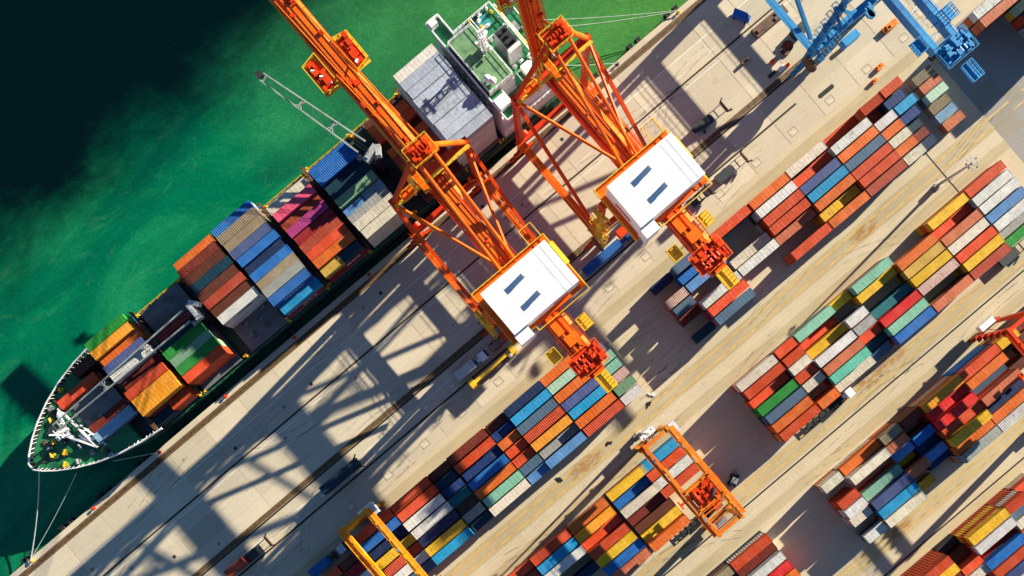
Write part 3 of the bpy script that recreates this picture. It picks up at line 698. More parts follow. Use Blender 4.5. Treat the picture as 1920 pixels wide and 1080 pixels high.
# forecastle gear
for x, y, c in ((-104,78.6,'yellow'),(-101.5,81,'yellow'),(-101,77,'yellow'),(-98.5,85.5,'yellow'),(-103,74.6,'yellow'),(-95.5,72.5,'grey'),(-97,75.5,'grey'),(-100,73,'grey'),(-92.5,70,'dark'),(-96.5,88,'grey'),(-91.5,90,'yellow'),(-103.5,80.4,'grey'),(-99.2,79.2,'dark')):
    w = MB(); w.tube((-0.9,0,0.8),(0.9,0,0.8),0.55,10); w.cbox(-0.9,0,0.5,0.25,1.0,1.0); w.cbox(0.9,0,0.5,0.25,1.0,1.0); w.cbox(0,-0.9,0.3,1.1,0.5,0.6)
    o_ = w.build('mooring_winch', M[c], ship, (x, y, 7.0), r8.uniform(0, 1.5)); o_.scale = (0.7, 0.7, 0.7)
w = MB(); w.tube((0,-1.7,0.9),(0,-0.2,0.9),0.55,10); w.tube((0,0.1,0.9),(0,1.6,0.9),0.55,10); w.build('blue_drum', M['panelblue'], ship, (-94.2,76.2,7.0), 0.4)
fm_ = MB()
fm_.bar((-97.4,78.0,7.0),(-95.2,84.5,9.4),0.7,0.6); fm_.bar((-97.4,78.0,7.0),(-92.2,74.2,8.6),0.7,0.6); fm_.bar((-95.2,84.5,9.4),(-94.2,86.8,7.2),0.5,0.5)
fm_.bar((-93.2,72.2,8.2),(-94.6,86.2,8.2),0.30,1.2); fm_.bar((-91.4,71.4,7.6),(-93.2,79.6,7.6),0.3,0.9)
for k in range(5): fm_.bar((-91.6-0.25*k,72.2+1.75*k,7.4),(-93.3-0.12*k,73.0+1.6*k,8.6),0.16,0.16)
fm_.bar((-93.2,72.2,8.6),(-97.6,79.8,8.8),0.45,0.3); fm_.bar((-94.4,85.0,8.6),(-97.6,80.4,8.8),0.45,0.3)
fm_.build('breakwater', M['shipwhite'], ship)
fmast = MB()
for k in range(12): fmast.cbox(-97.6+r8.uniform(-1.6,1.6), 80.2+r8.uniform(-2,2), 7.4+r8.random()*2.0, 0.5+r8.random()*0.7, 0.3+r8.random()*0.8, 0.5+r8.random()*1.5)
fmast.tube((-97.6,80,7),(-97.6,80,15),0.35,8,0,0.2); fmast.bar((-97.6,78.6,12),(-97.6,81.4,12),0.15,0.15)
fmast.build('foremast', M['white'], ship)
for k in range(10):
    x = r8.uniform(-104,-90); y = YC+r8.uniform(-0.55,0.55)*(110+x)*1.1
    q = MB(); q.tube((0,0,0),(0,0,0.25),0.5+r8.random()*0.3,12); q.tube((0,0,0.25),(0,0,0.4),0.3,10); q.build('rope_coil', M[r8.choice(('rope','rope','brown','galv'))], ship, (x, y, 7.0))
for k in range(7):
    x = r8.uniform(-103,-88); y = YC+r8.uniform(-0.6,0.6)*(110+x)*0.9
    MB().bar((0,0,0.25),(r8.uniform(1.5,4.5),r8.uniform(-1.2,1.2),0.25),0.14,0.14).build('deck_pipe', M[r8.choice(('shipgreen','brown','yellow'))], ship, (x, y, 7.0))
an = MB(); an.bar((-107,78.9,7.1),(-100.5,80.6,7.3),0.25,0.25); an.bar((-107,78.7,7.1),(-100.5,75.8,7.3),0.25,0.25); an.build('anchor_chain', M['brown'], ship)

# accommodation block
sup = MB()
sup.box(38.4, YC-13.2, 3.8, 57.5, YC+13.2, 9.0)
sup.box(38.6, YC-12.2, 9.0, 55.5, YC+12.2, 14.4)
sup.box(38.8, YC-8.0, 14.4, 47.0, YC+8.0, 20.0)
sup.build('accommodation', M['shipwhite'], ship)
fw = MB()                                                                         # sloped front face towards the cargo
fw.add([(38.2,YC-13.2,3.8),(38.2,YC+13.2,3.8),(38.9,YC+12.6,20.0),(38.9,YC-12.6,20.0)], [(1,0,3,2)])
for z in (7.5,10.5,13.5,16.5):
    for k in range(9): fw.cbox(38.45, YC-9.6+2.4*k, z, 0.35, 0.7, 0.9)
fw.build('front_bulkhead', M['shipwhite'], ship)
br = MB(); br.box(38.7, YC-15.2, 19.9, 42.3, YC+15.2, 20.15); br.build('bridge_wing', M['shipgreen'], ship)
bb = MB()
for (a, b) in (((38.7,YC-15.2),(38.7,YC+15.2)),((38.7,YC-15.2),(42.3,YC-15.2)),((38.7,YC+15.2),(42.3,YC+15.2)),((42.3,YC-15.2),(42.3,YC-9)),((42.3,YC+15.2),(42.3,YC+9))):
    bb.bar((a[0],a[1],20.7),(b[0],b[1],20.7),0.3,1.2)
bb.box(38.9, YC+13.2, 20.1, 40.9, YC+15.0, 22.2); bb.box(38.9, YC-12.6, 20.1, 41.9, YC-9.6, 21.9); bb.build('wing_bulwark', M['white'], ship)
wh = MB(); wh.box(39.4, YC-7.9, 20.15, 46.8, YC+7.9, 21.9); wh.build('wheelhouse', M['shipwhite'], ship)
gl = MB()
for k in range(14): gl.cbox(39.35, YC-7.2+1.1*k, 21.1, 0.12, 0.9, 0.9)
gl.build('bridge_window', M['glass'], ship)
MB().box(39.6, YC-7.7, 21.9, 46.6, YC+7.7, 22.05).build('roof_deck', M['sagedeck'], ship)
rl = MB(); rl.rail([(39.5,YC-7.8,22.0),(46.7,YC-7.8,22.0),(46.7,YC+7.8,22.0),(39.5,YC+7.8,22.0)], 0.9, 0.09, 1.6)
rl.rail([(49.0,YC-11.8,14.5),(49.0,YC-6.0,14.5),(53.4,YC-6.0,14.5)], 1.1, 0.14, 1.4, False); rl.rail([(49.0,YC+11.8,14.5),(49.0,YC+5.0,14.5),(54.4,YC+5.0,14.5)], 1.1, 0.14, 1.4, False)
rl.rail([(55.3,YC-12,14.4),(55.3,YC+12,14.4),(42.6,YC+12,14.4)], 1.1, 0.14, 1.4, False); rl.rail([(55.3,YC-12,14.4),(42.6,YC-12,14.4)], 1.1, 0.14, 1.4, False)
rl.rail([(57.3,YC-13,9.0),(57.3,YC+13,9.0),(44,YC+13,9.0)], 1.1, 0.14, 1.4, False); rl.rail([(57.3,YC-13,9.0),(44,YC-13,9.0)], 1.1, 0.14, 1.4, False)
rl.rail([(62,YC-11.3,3.85),(62,YC+11.3,3.85)], 1.1, 0.14, 1.4, False)
rl.build('railing', M['white'], ship)
MB().box(47.1, YC-12.0, 14.4, 55.3, YC+12.0, 14.5).build('boat_deck', M['shipgreen'], ship)
MB().box(54.6, YC-13, 9.0, 57.3, YC+13, 9.1).build('aft_deck', M['shipgreen'], ship)
MB().box(42.4, YC+8.5, 14.4, 48.5, YC+11.6, 14.5).build('boat_deck', M['shipgreen'], ship)
MB().box(42.4, YC-11.6, 14.4, 48.5, YC-8.5, 14.5).build('boat_deck', M['shipgreen'], ship)
MB().box(49.6, YC+7.6, 14.4, 52.6, YC+10.6, 14.75).build('deck_pool', M['pool'], ship)
fn = MB(); fn.box(49.6, YC-2.4, 14.4, 53.0, YC+2.8, 21.5); fn.build('funnel', M['grey'], ship)
fp = MB()
for x, y in ((50.4,78),(51.6,79.4),(50.6,80.8),(52.4,77.6),(52.3,81)): fp.tube((x,y,21.4),(x,y,23.0),0.5,8)
fp.cbox(51.3,79.6,21.6,3.0,4.6,0.35); fp.build('exhaust_pipe', M['dark'], ship)
MB().box(49.4, YC-3.6, 14.4, 53.0, YC-2.5, 21.9).build('funnel_screen', M['shipwhite'], ship)
for q in ((50.4, YC-9.2, 14.5, 52.8, YC-5.8, 17.0),(55.0, YC-5.5, 9.1, 57.0, YC-1.0, 11.4),(55.2, YC+4.0, 9.1, 56.8, YC+8.5, 10.6)): MB().box(*q).build('deck_house', M['white'], ship)
mm = MB(); mm.lattice((45.4,80.6,22.0),(45.4,80.6,29.5),1.6,1.6,0.22,5)
for z, l in ((27,3.0),(29.5,4.2),(31,2.6)): mm.cbox(45.4,80.6,z-1.8,0.35,l,0.3); mm.cbox(46.0,80.6+l*0.3,z-1.4,2.2,0.35,0.4)
for k in range(10): mm.cbox(45.2+r8.uniform(-1.2,1.2), 81+r8.uniform(-2.2,2.2), 22.4+r8.random()*2.5, 0.3+r8.random()*0.6, 0.3+r8.random()*0.6, 0.5+r8.random())
mm.build('radar_mast', M['white'], ship)
bm = bpy.data.meshes.new('dome'); 
import bmesh
b_ = bmesh.new(); bmesh.ops.create_uvsphere(b_, u_segments=16, v_segments=10, radius=0.95); b_.to_mesh(bm); b_.free(); bm.materials.append(M['white'])
for p_ in bm.polygons: p_.use_smooth = True
for x, y in ((41.0,74.2),(41.6,73.0)):
    d = link('satellite_dome', bm, ship, (x, y, 23.3)); MB().tube((0,0,-1.3),(0,0,-0.6),0.25,8).build('dome_foot', M['white'], d)
ya = MB()
for k in range(26): ya.tube((54.9+r8.uniform(0,2.4), YC+r8.uniform(-1,12.5), 9.1), (54.9+r8.uniform(0,2.4), YC+r8.uniform(-1,12.5), 10.2), 0.28, 8)
ya.build('yellow_vent', M['yellow'], ship)
for k in range(30):
    x = r8.uniform(47.6,55); y = YC+r8.choice((-1,1))*r8.uniform(4.2,11.6); q = MB(); q.cbox(0,0,0.45,0.35+r8.random()*0.9,0.35+r8.random()*0.9,0.9)
    q.tube((0,0,0.8),(0,0,1.3),0.22,8); q.build('deck_locker', M[r8.choice(('white','white','yellow','shipwhite','galv'))], ship, (x, y, 14.5), r8.uniform(0,1.5))
br2 = MB()
for k in range(14): br2.cbox(58.5+r8.uniform(-0.8,3.0), YC+r8.uniform(-10,10), 4.3, 0.6+r8.random(), 0.6+r8.random(), 0.9)
br2.build('stern_winch', M['grey'], ship)
MB().box(57.6, YC+2, 3.85, 61.8, YC+11, 3.95).build('stern_deck', M['shipgreen'], ship)

# deck cranes: pedestal, house and twin-beam jib
def deck_crane(name_label, base, root, tip, side, mt):
    t = thing('deck_crane', name_label, 'deck crane', base, 0, 'deck cranes of the ship')
    o = Vector(base)
    MB().tube((0,0,0),(0,0,root[2]-o.z-1.5),1.5,14,0,1.3).build('pedestal', M['dark'], t, smooth=False)
    d = Vector(tip)-Vector(root); d.z = 0; d.normalize(); n = Vector((-d.y, d.x, 0))
    r0 = Vector(root)-o; tp = Vector(tip)-o
    h = MB(); c = Vector((0,0,root[2]-o.z)); h.bar(c-n*2.3, c+n*2.3, 1.5, 2.0); h.bar(c-n*2.6-d*0.4, c-n*0.4-d*2.2+Vector((0,0,0.6)), 1.2, 1.6); h.bar(c+n*1.6+Vector((0,0,1.2)), c-n*1.6+Vector((0,0,1.2)), 0.9, 0.5)
    h.build('crane_house', M['galv'], t)
    cb = MB(); cb.cbox(*(c+n*2.4+d*1.5), 1.4, 1.4, 1.6); cb.build('cab', M['glass'], t)
    j = MB()
    for s in (-1, 1):
        j.bar(r0+n*s*1.6, tp+n*s*0.9, 0.40, 0.7, 0, 0.3, 0.45)
    for f in (0.3, 0.62, 0.97):
        p = r0.lerp(tp, f); w = 1.7+(0.9-1.7)*f
        j.bar(p-n*w, p+n*w, 0.35, 0.35); 
        if f < 0.9: j.bar(p-n*w-d*1.0, p+n*w+d*1.0, 0.2, 0.2); j.bar(p-n*w+d*1.0, p+n*w-d*1.0, 0.2, 0.2)
    j.build('jib', M[mt], t)
    hd = MB(); hd.cbox(*(tp+d*0.6), 1.6, 1.6, 1.0); hd.bar(tp, tp+d*2.2+Vector((0,0,0.6)), 0.2, 0.2); hd.build('jib_head', M['dark'], t)
    w = MB()
    for s in (-0.35, 0.35): w.bar(c+n*s+Vector((0,0,1.6)), tp+n*s+Vector((0,0,0.3)), 0.07, 0.07)
    w.build('luffing_wire', M['dark'], t)
deck_crane('pale deck crane near the bow, its jib stowed forward over the forecastle', (-50.2,80.0,3.8), (-52.5,80.6,15.0), (-97.0,81.8,11.5), 1, 'jibgrey')
deck_crane('grey deck crane amidships, its jib slewed out over the sea', (8.4,80.3,3.8), (7.8,83.0,18.5), (0.2,108.5,25.0), 1, 'jibgrey')

# ------------------------------------------------------------------ ship-to-shore gantry cranes
def sts(xc, col, label, boom_up, tilt=78.0, group='ship-to-shore cranes on the quay', hoff=0.0):
    t = thing('ship_to_shore_crane', label, 'crane', (xc, 0, 0), 0, group)
    HX, YW, YL, ZT = 10.6, 61.6, 31.1, 37.0
    A, D = M[col[0]], M[col[1]]
    WY = M['walk'] if col[0] != 'craneblue' else M['galv']
    BR = M['brace'] if col[0] != 'craneblue' else A
    YE = M['yellow'] if col[0] != 'craneblue' else M['craneblue']
    for x in (-HX, HX):
        for y in (YW, YL):
            l = MB()
            zt = ZT if y == YW else 36.0
            l.bar((x,y,3.4),(x,y,11.0),1.3,1.7,0); l.bar((x,y,11.0),(x,y,zt),1.3,1.7,0,1.1,1.3)
            if y == YW: l.bar((x,y,10.4),(x*0.80,y,12.6),1.2,1.0)
            l.build('leg', D, t)
            bg = MB()
            for dx in (-3.2,-1.1,1.1,3.2):
                bg.cbox(x+dx, y, 1.05, 1.5, 0.75, 1.0)
                for e in (-0.4, 0.4): bg.tube((x+dx+e, y-0.25, 0.4),(x+dx+e, y+0.25, 0.4),0.38,10)
            bg.bar((x-2.4,y,2.0),(x+2.4,y,2.0),0.9,1.0); bg.bar((x-1,y,2.9),(x+1,y,2.9),1.1,1.2); bg.build('bogie', M['crimson'] if col[0] != 'craneblue' else M['craneblue'], t)
    for y, z in ((YW, 8.4), (YL, 8.4)):
        MB().bar((-HX,y,z),(HX,y,z),2.2 if col[0] == 'craneblue' else 1.4,1.7).build('sill_beam', D, t)
    for x in (-HX, HX):
        MB().bar((x,YW,10.2),(x,YL,10.2),1.2,1.4).build('portal_beam', A, t)
        wk = MB(); sx = 1 if x > 0 else -1
        wk.box(min(x+sx*0.78,x+sx*1.5), YL, 10.9, max(x+sx*0.78,x+sx*1.5), YW, 10.98); wk.rail([(x+sx*1.5,YL,10.98),(x+sx*1.5,YW,10.98)],1.0,0.08,2.5,False); wk.build('walkway', A, t)
        MB().bar((x,YW-0.3,ZT-0.6),(x,YL+2.0,13.0),0.8,0.9).build('side_brace', BR, t)
        MB().tube((x,YW,ZT),(x*0.12,YL+3.5,ZT),0.4,8).build('plan_brace', A, t)
        MB().tube((x*0.98,YL,35.6),(x*0.98,YL+0.0,13),0.5,8).build('rear_brace', D, t)
    MB().bar((-HX-0.6,YW,ZT),(HX+0.6,YW,ZT),1.6,2.2).build('top_beam', D, t)
    tw = MB(); tw.box(-HX, YW-1.9, ZT+1.12, HX, YW-1.0, ZT+1.2); tw.rail([(-HX,YW-1.9,ZT+1.2),(HX,YW-1.9,ZT+1.2)],1.0,0.09,1.6,False); tw.build('walkway', YE, t)
    MB().bar((-HX-0.6,YL,ZT-1.0),(HX+0.6,YL,ZT-1.0),1.7,2.4).build('top_beam', D, t)
    # girder: red box with an orange walkway top
    if col[0] == 'craneblue':
        for s in (-1, 1): MB().box(s*2.6-0.7,9.0,33.4,s*2.6+0.7,64.0,36.0).build('girder', D, t)
        for k in range(14): MB().bar((-1.9,11+4*k,35.4),(1.9,13+4*k,35.4),0.3,0.3).build('cross_tie', M['galv'], t)
    else: MB().box(-1.9,3.0,33.6,1.9,64.0,36.2).build('girder', D, t)
    if col[0] != 'craneblue': MB().box(-1.15,3.2,36.2,1.6,63.8,36.45).build('girder_walkway', A, t)
    for q in ((-2.55,4,35.4,-2.1,63.8,35.55),(2.1,4,35.4,3.0,63.8,35.55)) if col[0] != 'craneblue' else ((3.32,9,35.4,4.1,63.8,35.5),): MB().box(*q).build('side_walkway', WY if q[0] > 0 else A, t)
    rr = MB(); rr.rail([(3.3,4,35.5),(3.3,63.8,35.5)],1.0,0.09,2.4,False); rr.rail([(-2.55,4,35.5),(-2.55,63.8,35.5)],0.9,0.07,2.4,False)
    for k in range(9): rr.cbox(0.3+r8.uniform(-1.0,1.0), 34+r8.random()*28, 36.55, 0.25+r8.random()*0.35, 0.3+r8.random()*0.5, 0.3)
    rr.build('girder_fitting', D, t)
    if col[0] != 'craneblue':
        for xx in (-0.8,0.2,1.2): MB().box(xx,4,36.45,xx+0.12,63.5,36.55).build('cable_rail', M['dark'], t)
    # A-frame and stays
    ap = Vector((0, 59.6, 57.0))
    for s in (-1, 1):
        MB().tube((s*HX,YW,ZT),(s*1.6,ap.y,ap.z),0.6,10).build('mast_leg', A if s > 0 else D, t)
        MB().tube((s*1.9,ap.y,ap.z-0.3),(s*2.0,YL+2.5,36.6),0.4,10).build('backstay', A, t)
    pf = MB(); pf.rail([(-3,ap.y-2.2,ap.z-0.4),(3,ap.y-2.2,ap.z-0.4),(3,ap.y+2.2,ap.z-0.4),(-3,ap.y+2.2,ap.z-0.4)],1.1,0.11,1.2)
    pf.rail([(-4.4,ap.y-5.5,ap.z-6),(-3.0,ap.y-5.5,ap.z-6),(-3.0,ap.y+1.0,ap.z-6),(-4.4,ap.y+1.0,ap.z-6)],1.1,0.12,1.2)
    pf.rail([(-8.4,YW-2.6,ZT+3),(-5.0,YW-2.6,ZT+3),(-5.0,YW-0.6,ZT+3),(-8.4,YW-0.6,ZT+3)],1.1,0.12,1.2)
    for k in range(6): pf.bar((-5.5+k*0.4, YW-2.4, ZT+1.2+k*3), (-4.8+k*0.5, YW+1.0-k*0.4, ZT+4.2+k*3), 0.5, 0.1)     # ladders up the A-frame
    pf.build('mast_platform', YE, t)
    sh = MB()
    for q in ((-3.0,ap.y-2.2,ap.z-0.6,3.0,ap.y+2.2,ap.z-0.4),(-4.4,ap.y-5.5,ap.z-6.2,-3.0,ap.y+1.0,ap.z-6),(-8.4,YW-2.6,ZT+2.8,-5,YW-0.6,ZT+3)): MB().box(*q).build('platform_floor', A, t)
    for k in range(5): sh.tube((-1.6+0.8*k-0.15,ap.y,ap.z+0.5),(-1.6+0.8*k+0.15,ap.y,ap.z+0.5),0.6,12)
    for k in range(16): sh.cbox(r8.uniform(-2.2,2.2), ap.y+r8.uniform(-1.6,1.6), ap.z+0.2, 0.4+r8.random()*0.5, 0.4+r8.random()*0.6, 0.6+r8.random())
    sh.build('mast_head', D, t)
    # boom, hinged at the waterside
    hinge = Vector((0, 64.4, 35.2)); L = 53.0
    a = math.radians(tilt if boom_up else 2.0)
    bmx = Matrix.Translation(hinge) @ Matrix.Rotation(a, 4, 'X')
    def bparent(nm, mbb, m_):
        o = mbb.build(nm, m_, t); o.matrix_local = bmx; return o
    b1 = MB(); b1.box(-1.8,0,-1.3,1.8,L,0.9); boom = bparent('boom', b1, D)
    b2 = MB(); b2.box(-1.1,0.2,0.9,1.75,L,1.15)
    b9 = MB(); b9.box(1.8,0,0.1,2.8,L,0.25); bparent('side_walkway', b9, WY)
    b9 = MB(); b9.box(-2.4,0,0.1,-1.8,L,0.25); bparent('side_walkway', b9, WY)
    for k in range(26): b2.box(-1.1,0.6+2*k,1.15,1.75,0.72+2*k,1.19)
    bparent('boom_walkway', b2, A)
    for xx in (-0.75,0.15,1.55):
        bc = MB(); bc.box(xx,0.3,1.15,xx+0.13,L-0.4,1.26); bparent('cable_rail', bc, M['dark'])
    b3 = MB(); b3.rail([(2.8,0,0.25),(2.8,L,0.25)],1.0,0.09,2.4,False)
    for k in range(20): b3.cbox(r8.uniform(-1.6,1.9), 1+r8.random()*(L-2), 1.3, 0.3+r8.random()*0.9, 0.4+r8.random()*1.2, 0.5)
    bparent('boom_fitting', b3, D)
    for s in (-1, 1):
        b5 = MB(); b5.box(min(s*2.2,s*6.4),25,-0.3,max(s*2.2,s*6.4),34,-0.15); b5.rail([(s*2.4,25,-0.15),(s*6.4,25.8,-0.15),(s*6.4,33.2,-0.15),(s*2.4,34,-0.15)],1.2,0.2,1.5)
        bparent('boom_platform', b5, YE)
    for s in (-1, 1):
        b6 = MB(); b6.box(min(s*3.2,s*5.9),26.0,-0.12,max(s*3.2,s*5.9),33.0,0.25)
        for k in range(12): b6.cbox(s*(3.3+r8.random()*2.2), 26.2+r8.random()*6.6, 0.5, 0.7+r8.random()*0.9, 0.6+r8.random()*1.4, 0.6+r8.random()*1.2)
        bparent('boom_machinery', b6, M['crimson'] if col[0] != 'craneblue' else M['craneblue'])
    for s in (-1, 1):
        for k in range(3):
            b7 = MB(); b7.tube((s*(3.4+0.7*k),26.5+2.2*k,1.0),(s*(4.1+0.7*k),26.9+2.2*k,1.0),0.35,10)
            bparent('motor', b7, M['white'])
    if not boom_up:
        st = MB()
        for s in (-1, 1): st.tube((s*1.7,ap.y,ap.z),(s*1.7,64.4+27,37.2),0.16,8); st.tube((s*1.7,ap.y,ap.z),(s*1.7,64.4+48,37.9),0.16,8)
        st.build('forestay', A, t)
    else:
        st = MB()
        for s in (-1, 1): st.tube((s*1.7,ap.y,ap.z),(s*1.7,66.0,50.0),0.2,8)
        st.build('forestay', A, t)
    # machinery house
    hm = hoff
    pl = MB(); pl.box(-10.4,20.0,36.9,10.4,34.6,37.3); pl.build('house_platform', A, t, (0,hm,0))
    pr = MB(); pr.rail([(-10.4,20.0,37.3),(-4.0,20.0,37.3),(-4.0,18.8,37.3),(10.4,18.8,37.3),(10.4,34.6,37.3),(-10.4,34.6,37.3)],1.2,0.16,1.5)
    pr.rail([(9.8,34.6,37.3),(9.8,38.4,37.3),(6.5,38.4,37.3),(6.5,34.6,37.3)],1.2,0.14,1.5); pr.box(9.9,26,37.3,10.8,32,39.4)
    pr.build('house_railing', YE, t, (0,hm,0))
    hs = MB(); hs.box(-9.0,21.0,37.3,9.0,32.4,43.6)
    hs.box(-9.06,20.94,43.6,9.06,32.46,43.85)
    house = hs.build('machine_house', M['housewhite'] if col[0] != 'craneblue' else M['panelblue'], t, (0,hm,0))
    MB().box(-9.3,18.4,37.3,-5.6,20.9,42.6).build('house_annex', M['white'], house)
    for (vx, vy) in ((0.6,29.6),(0.9,24.6)):
        v = MB(); v.box(vx,vy-0.6,43.85,vx+0.35,vy+0.6,45.5); v.box(vx-0.2,vy-0.65,45.3,vx+0.7,vy+0.65,45.55); v.build('roof_vent', M['white'], house)
    for k in range(9):
        MB().box(-8.6+2.0*k,21.05,43.85,-8.57+2.0*k,32.35,43.87).build('roof_seam', M['panelblue'], house)
    pj = MB()
    for k in range(6): pj.box(5.6,21.2+1.85*k,43.85,8.9,21.25+1.85*k,43.88)
    for x in (5.6,7.2): pj.box(x,21.1,43.85,x+0.05,32.3,43.875)
    pj.build('roof_hatch', M['panelblue'], house)
    for q in ((-9.08,24,39.2,-9.0,29,40.4),(2,20.9,39,6,21.0,40.2)): MB().box(*q).build('name_board', M['crimson'] if col[0] != 'craneblue' else M['craneblue'], house)
    # stairs and cable gear on the left landside leg
    sg = MB()
    for k in range(6):
        z0 = 12.5+4*k; sg.bar((-HX-1.4, YL-3.6+(k % 2)*4.6, z0),(-HX-1.4, YL+1.0-(k % 2)*4.6, z0+4),0.8,0.12)
        sg.rail([(-HX-2.0,YL-4.2,z0),(-HX-0.7,YL-4.2,z0),(-HX-0.7,YL+1.6,z0),(-HX-2.0,YL+1.6,z0)],1.0,0.1,2.0)
    sg.bar((-HX-1.4,YL-1.3,9.5),(-HX-1.4,YL-1.3,36.6),0.25,0.25); sg.bar((-HX-1.4,YL-1.3,11.0),(-HX,YL-1.3,11.0),0.3,0.3)
    for k in range(7): MB().box(*(lambda x_,y_,z_,a_,b_,c_: (x_-a_,y_-b_,z_,x_+a_,y_+b_,z_+c_))(-HX+1.6+r8.uniform(-0.4,1.2), YL-3-r8.random()*5, 36.0, 0.2+r8.random()*0.5, 0.3+r8.random()*0.7, 0.7)).build('junction_box', YE, t)
    sg.build('stair_tower', YE, t)
    MB().box(-HX+1.5,YL-6.2,18.0,-HX+6.0,YL-4.2,20.5).build('electrical_house', M['crimson'] if col[0] != 'craneblue' else M['craneblue'], t)
    dr = MB(); dr.tube((-HX-1.2,YL-2.0,7.2),(-HX-1.8,YL-2.0,7.2),2.2,20); dr.build('cable_reel', M['brown'], t)
    # trolley with hoist machinery and cab near the land end
    tr = MB(); tr.box(-3.9,4.6,36.5,3.9,9.4,37.0)
    for k in range(26): tr.cbox(r8.uniform(-3.5,3.5), 5.0+r8.random()*4.0, 37.2+r8.random()*0.8, 0.4+r8.random()*0.8, 0.3+r8.random()*1.1, 0.5+r8.random()*1.2)
    for k in range(5): tr.tube((-2.4+1.0*k,5.2,37.6),(-2.4+1.0*k,8.6,37.6),0.28,8)
    tro = tr.build('trolley', M['crimson'] if col[0] != 'craneblue' else M['craneblue'], t)
    te = MB(); te.rail([(-4.2,4.2,36.8),(4.2,4.2,36.8),(4.2,9.8,36.8),(-4.2,9.8,36.8)],1.1,0.14,1.2); te.build('trolley_railing', A, tro)
    tm = MB() if col[0] != 'craneblue' else MB().box(-1.2,24.0,36.1,1.2,24.2,36.2)
    if col[0] != 'craneblue': tm.box(-1.2,11.5,36.45,1.9,14.0,37.4); tm.box(-1.6,15,36.45,0.2,20,36.9); tm.box(0.8,10.5,36.45,1.3,20,36.8); tm.build('girder_box', A, t)
    ty = MB(); ty.box(-1.4,-1.5,35.6,1.6,3.0,35.75); ty.rail([(-1.4,-1.5,35.75),(1.6,-1.5,35.75),(1.6,3.0,35.75),(-1.4,3.0,35.75)],1.1,0.16,0.9)
    for k in range(3): ty.bar((-1.0+k,-1.4,36.2),(-1.0+k,3.0,36.2),0.3,0.3)
    ty.build('end_platform', YE, t)
    for (x, y) in ((5.0,14.0),(-5.2,12.5)):
        q = MB(); q.box(x-1.3,y-1.6,35.2,x+1.3,y+1.6,35.3); q.rail([(x-1.3,y-1.6,35.3),(x+1.3,y-1.6,35.3),(x+1.3,y+1.6,35.3),(x-1.3,y+1.6,35.3)],1.3,0.16,0.8); q.bar((x,y,35.4),(0,y,35.4),0.2,0.2); q.build('service_cage', YE, t)
    cab = MB(); cab.box(-2.0,7.0,30.4,0.4,9.6,32.9); cab.build('operator_cab', M['glass'], t)
    return t
sts(14.8, ('orange','crimson'), 'orange gantry crane on the left, boom lowered over the ship', False)
sts(50.4, ('orange','crimson'), 'orange gantry crane on the right, boom raised beside the ship bridge', True)
sts(122.0, ('craneblue','craneblue'), 'blue gantry crane cut by the top edge of the picture', True, hoff=16.0)

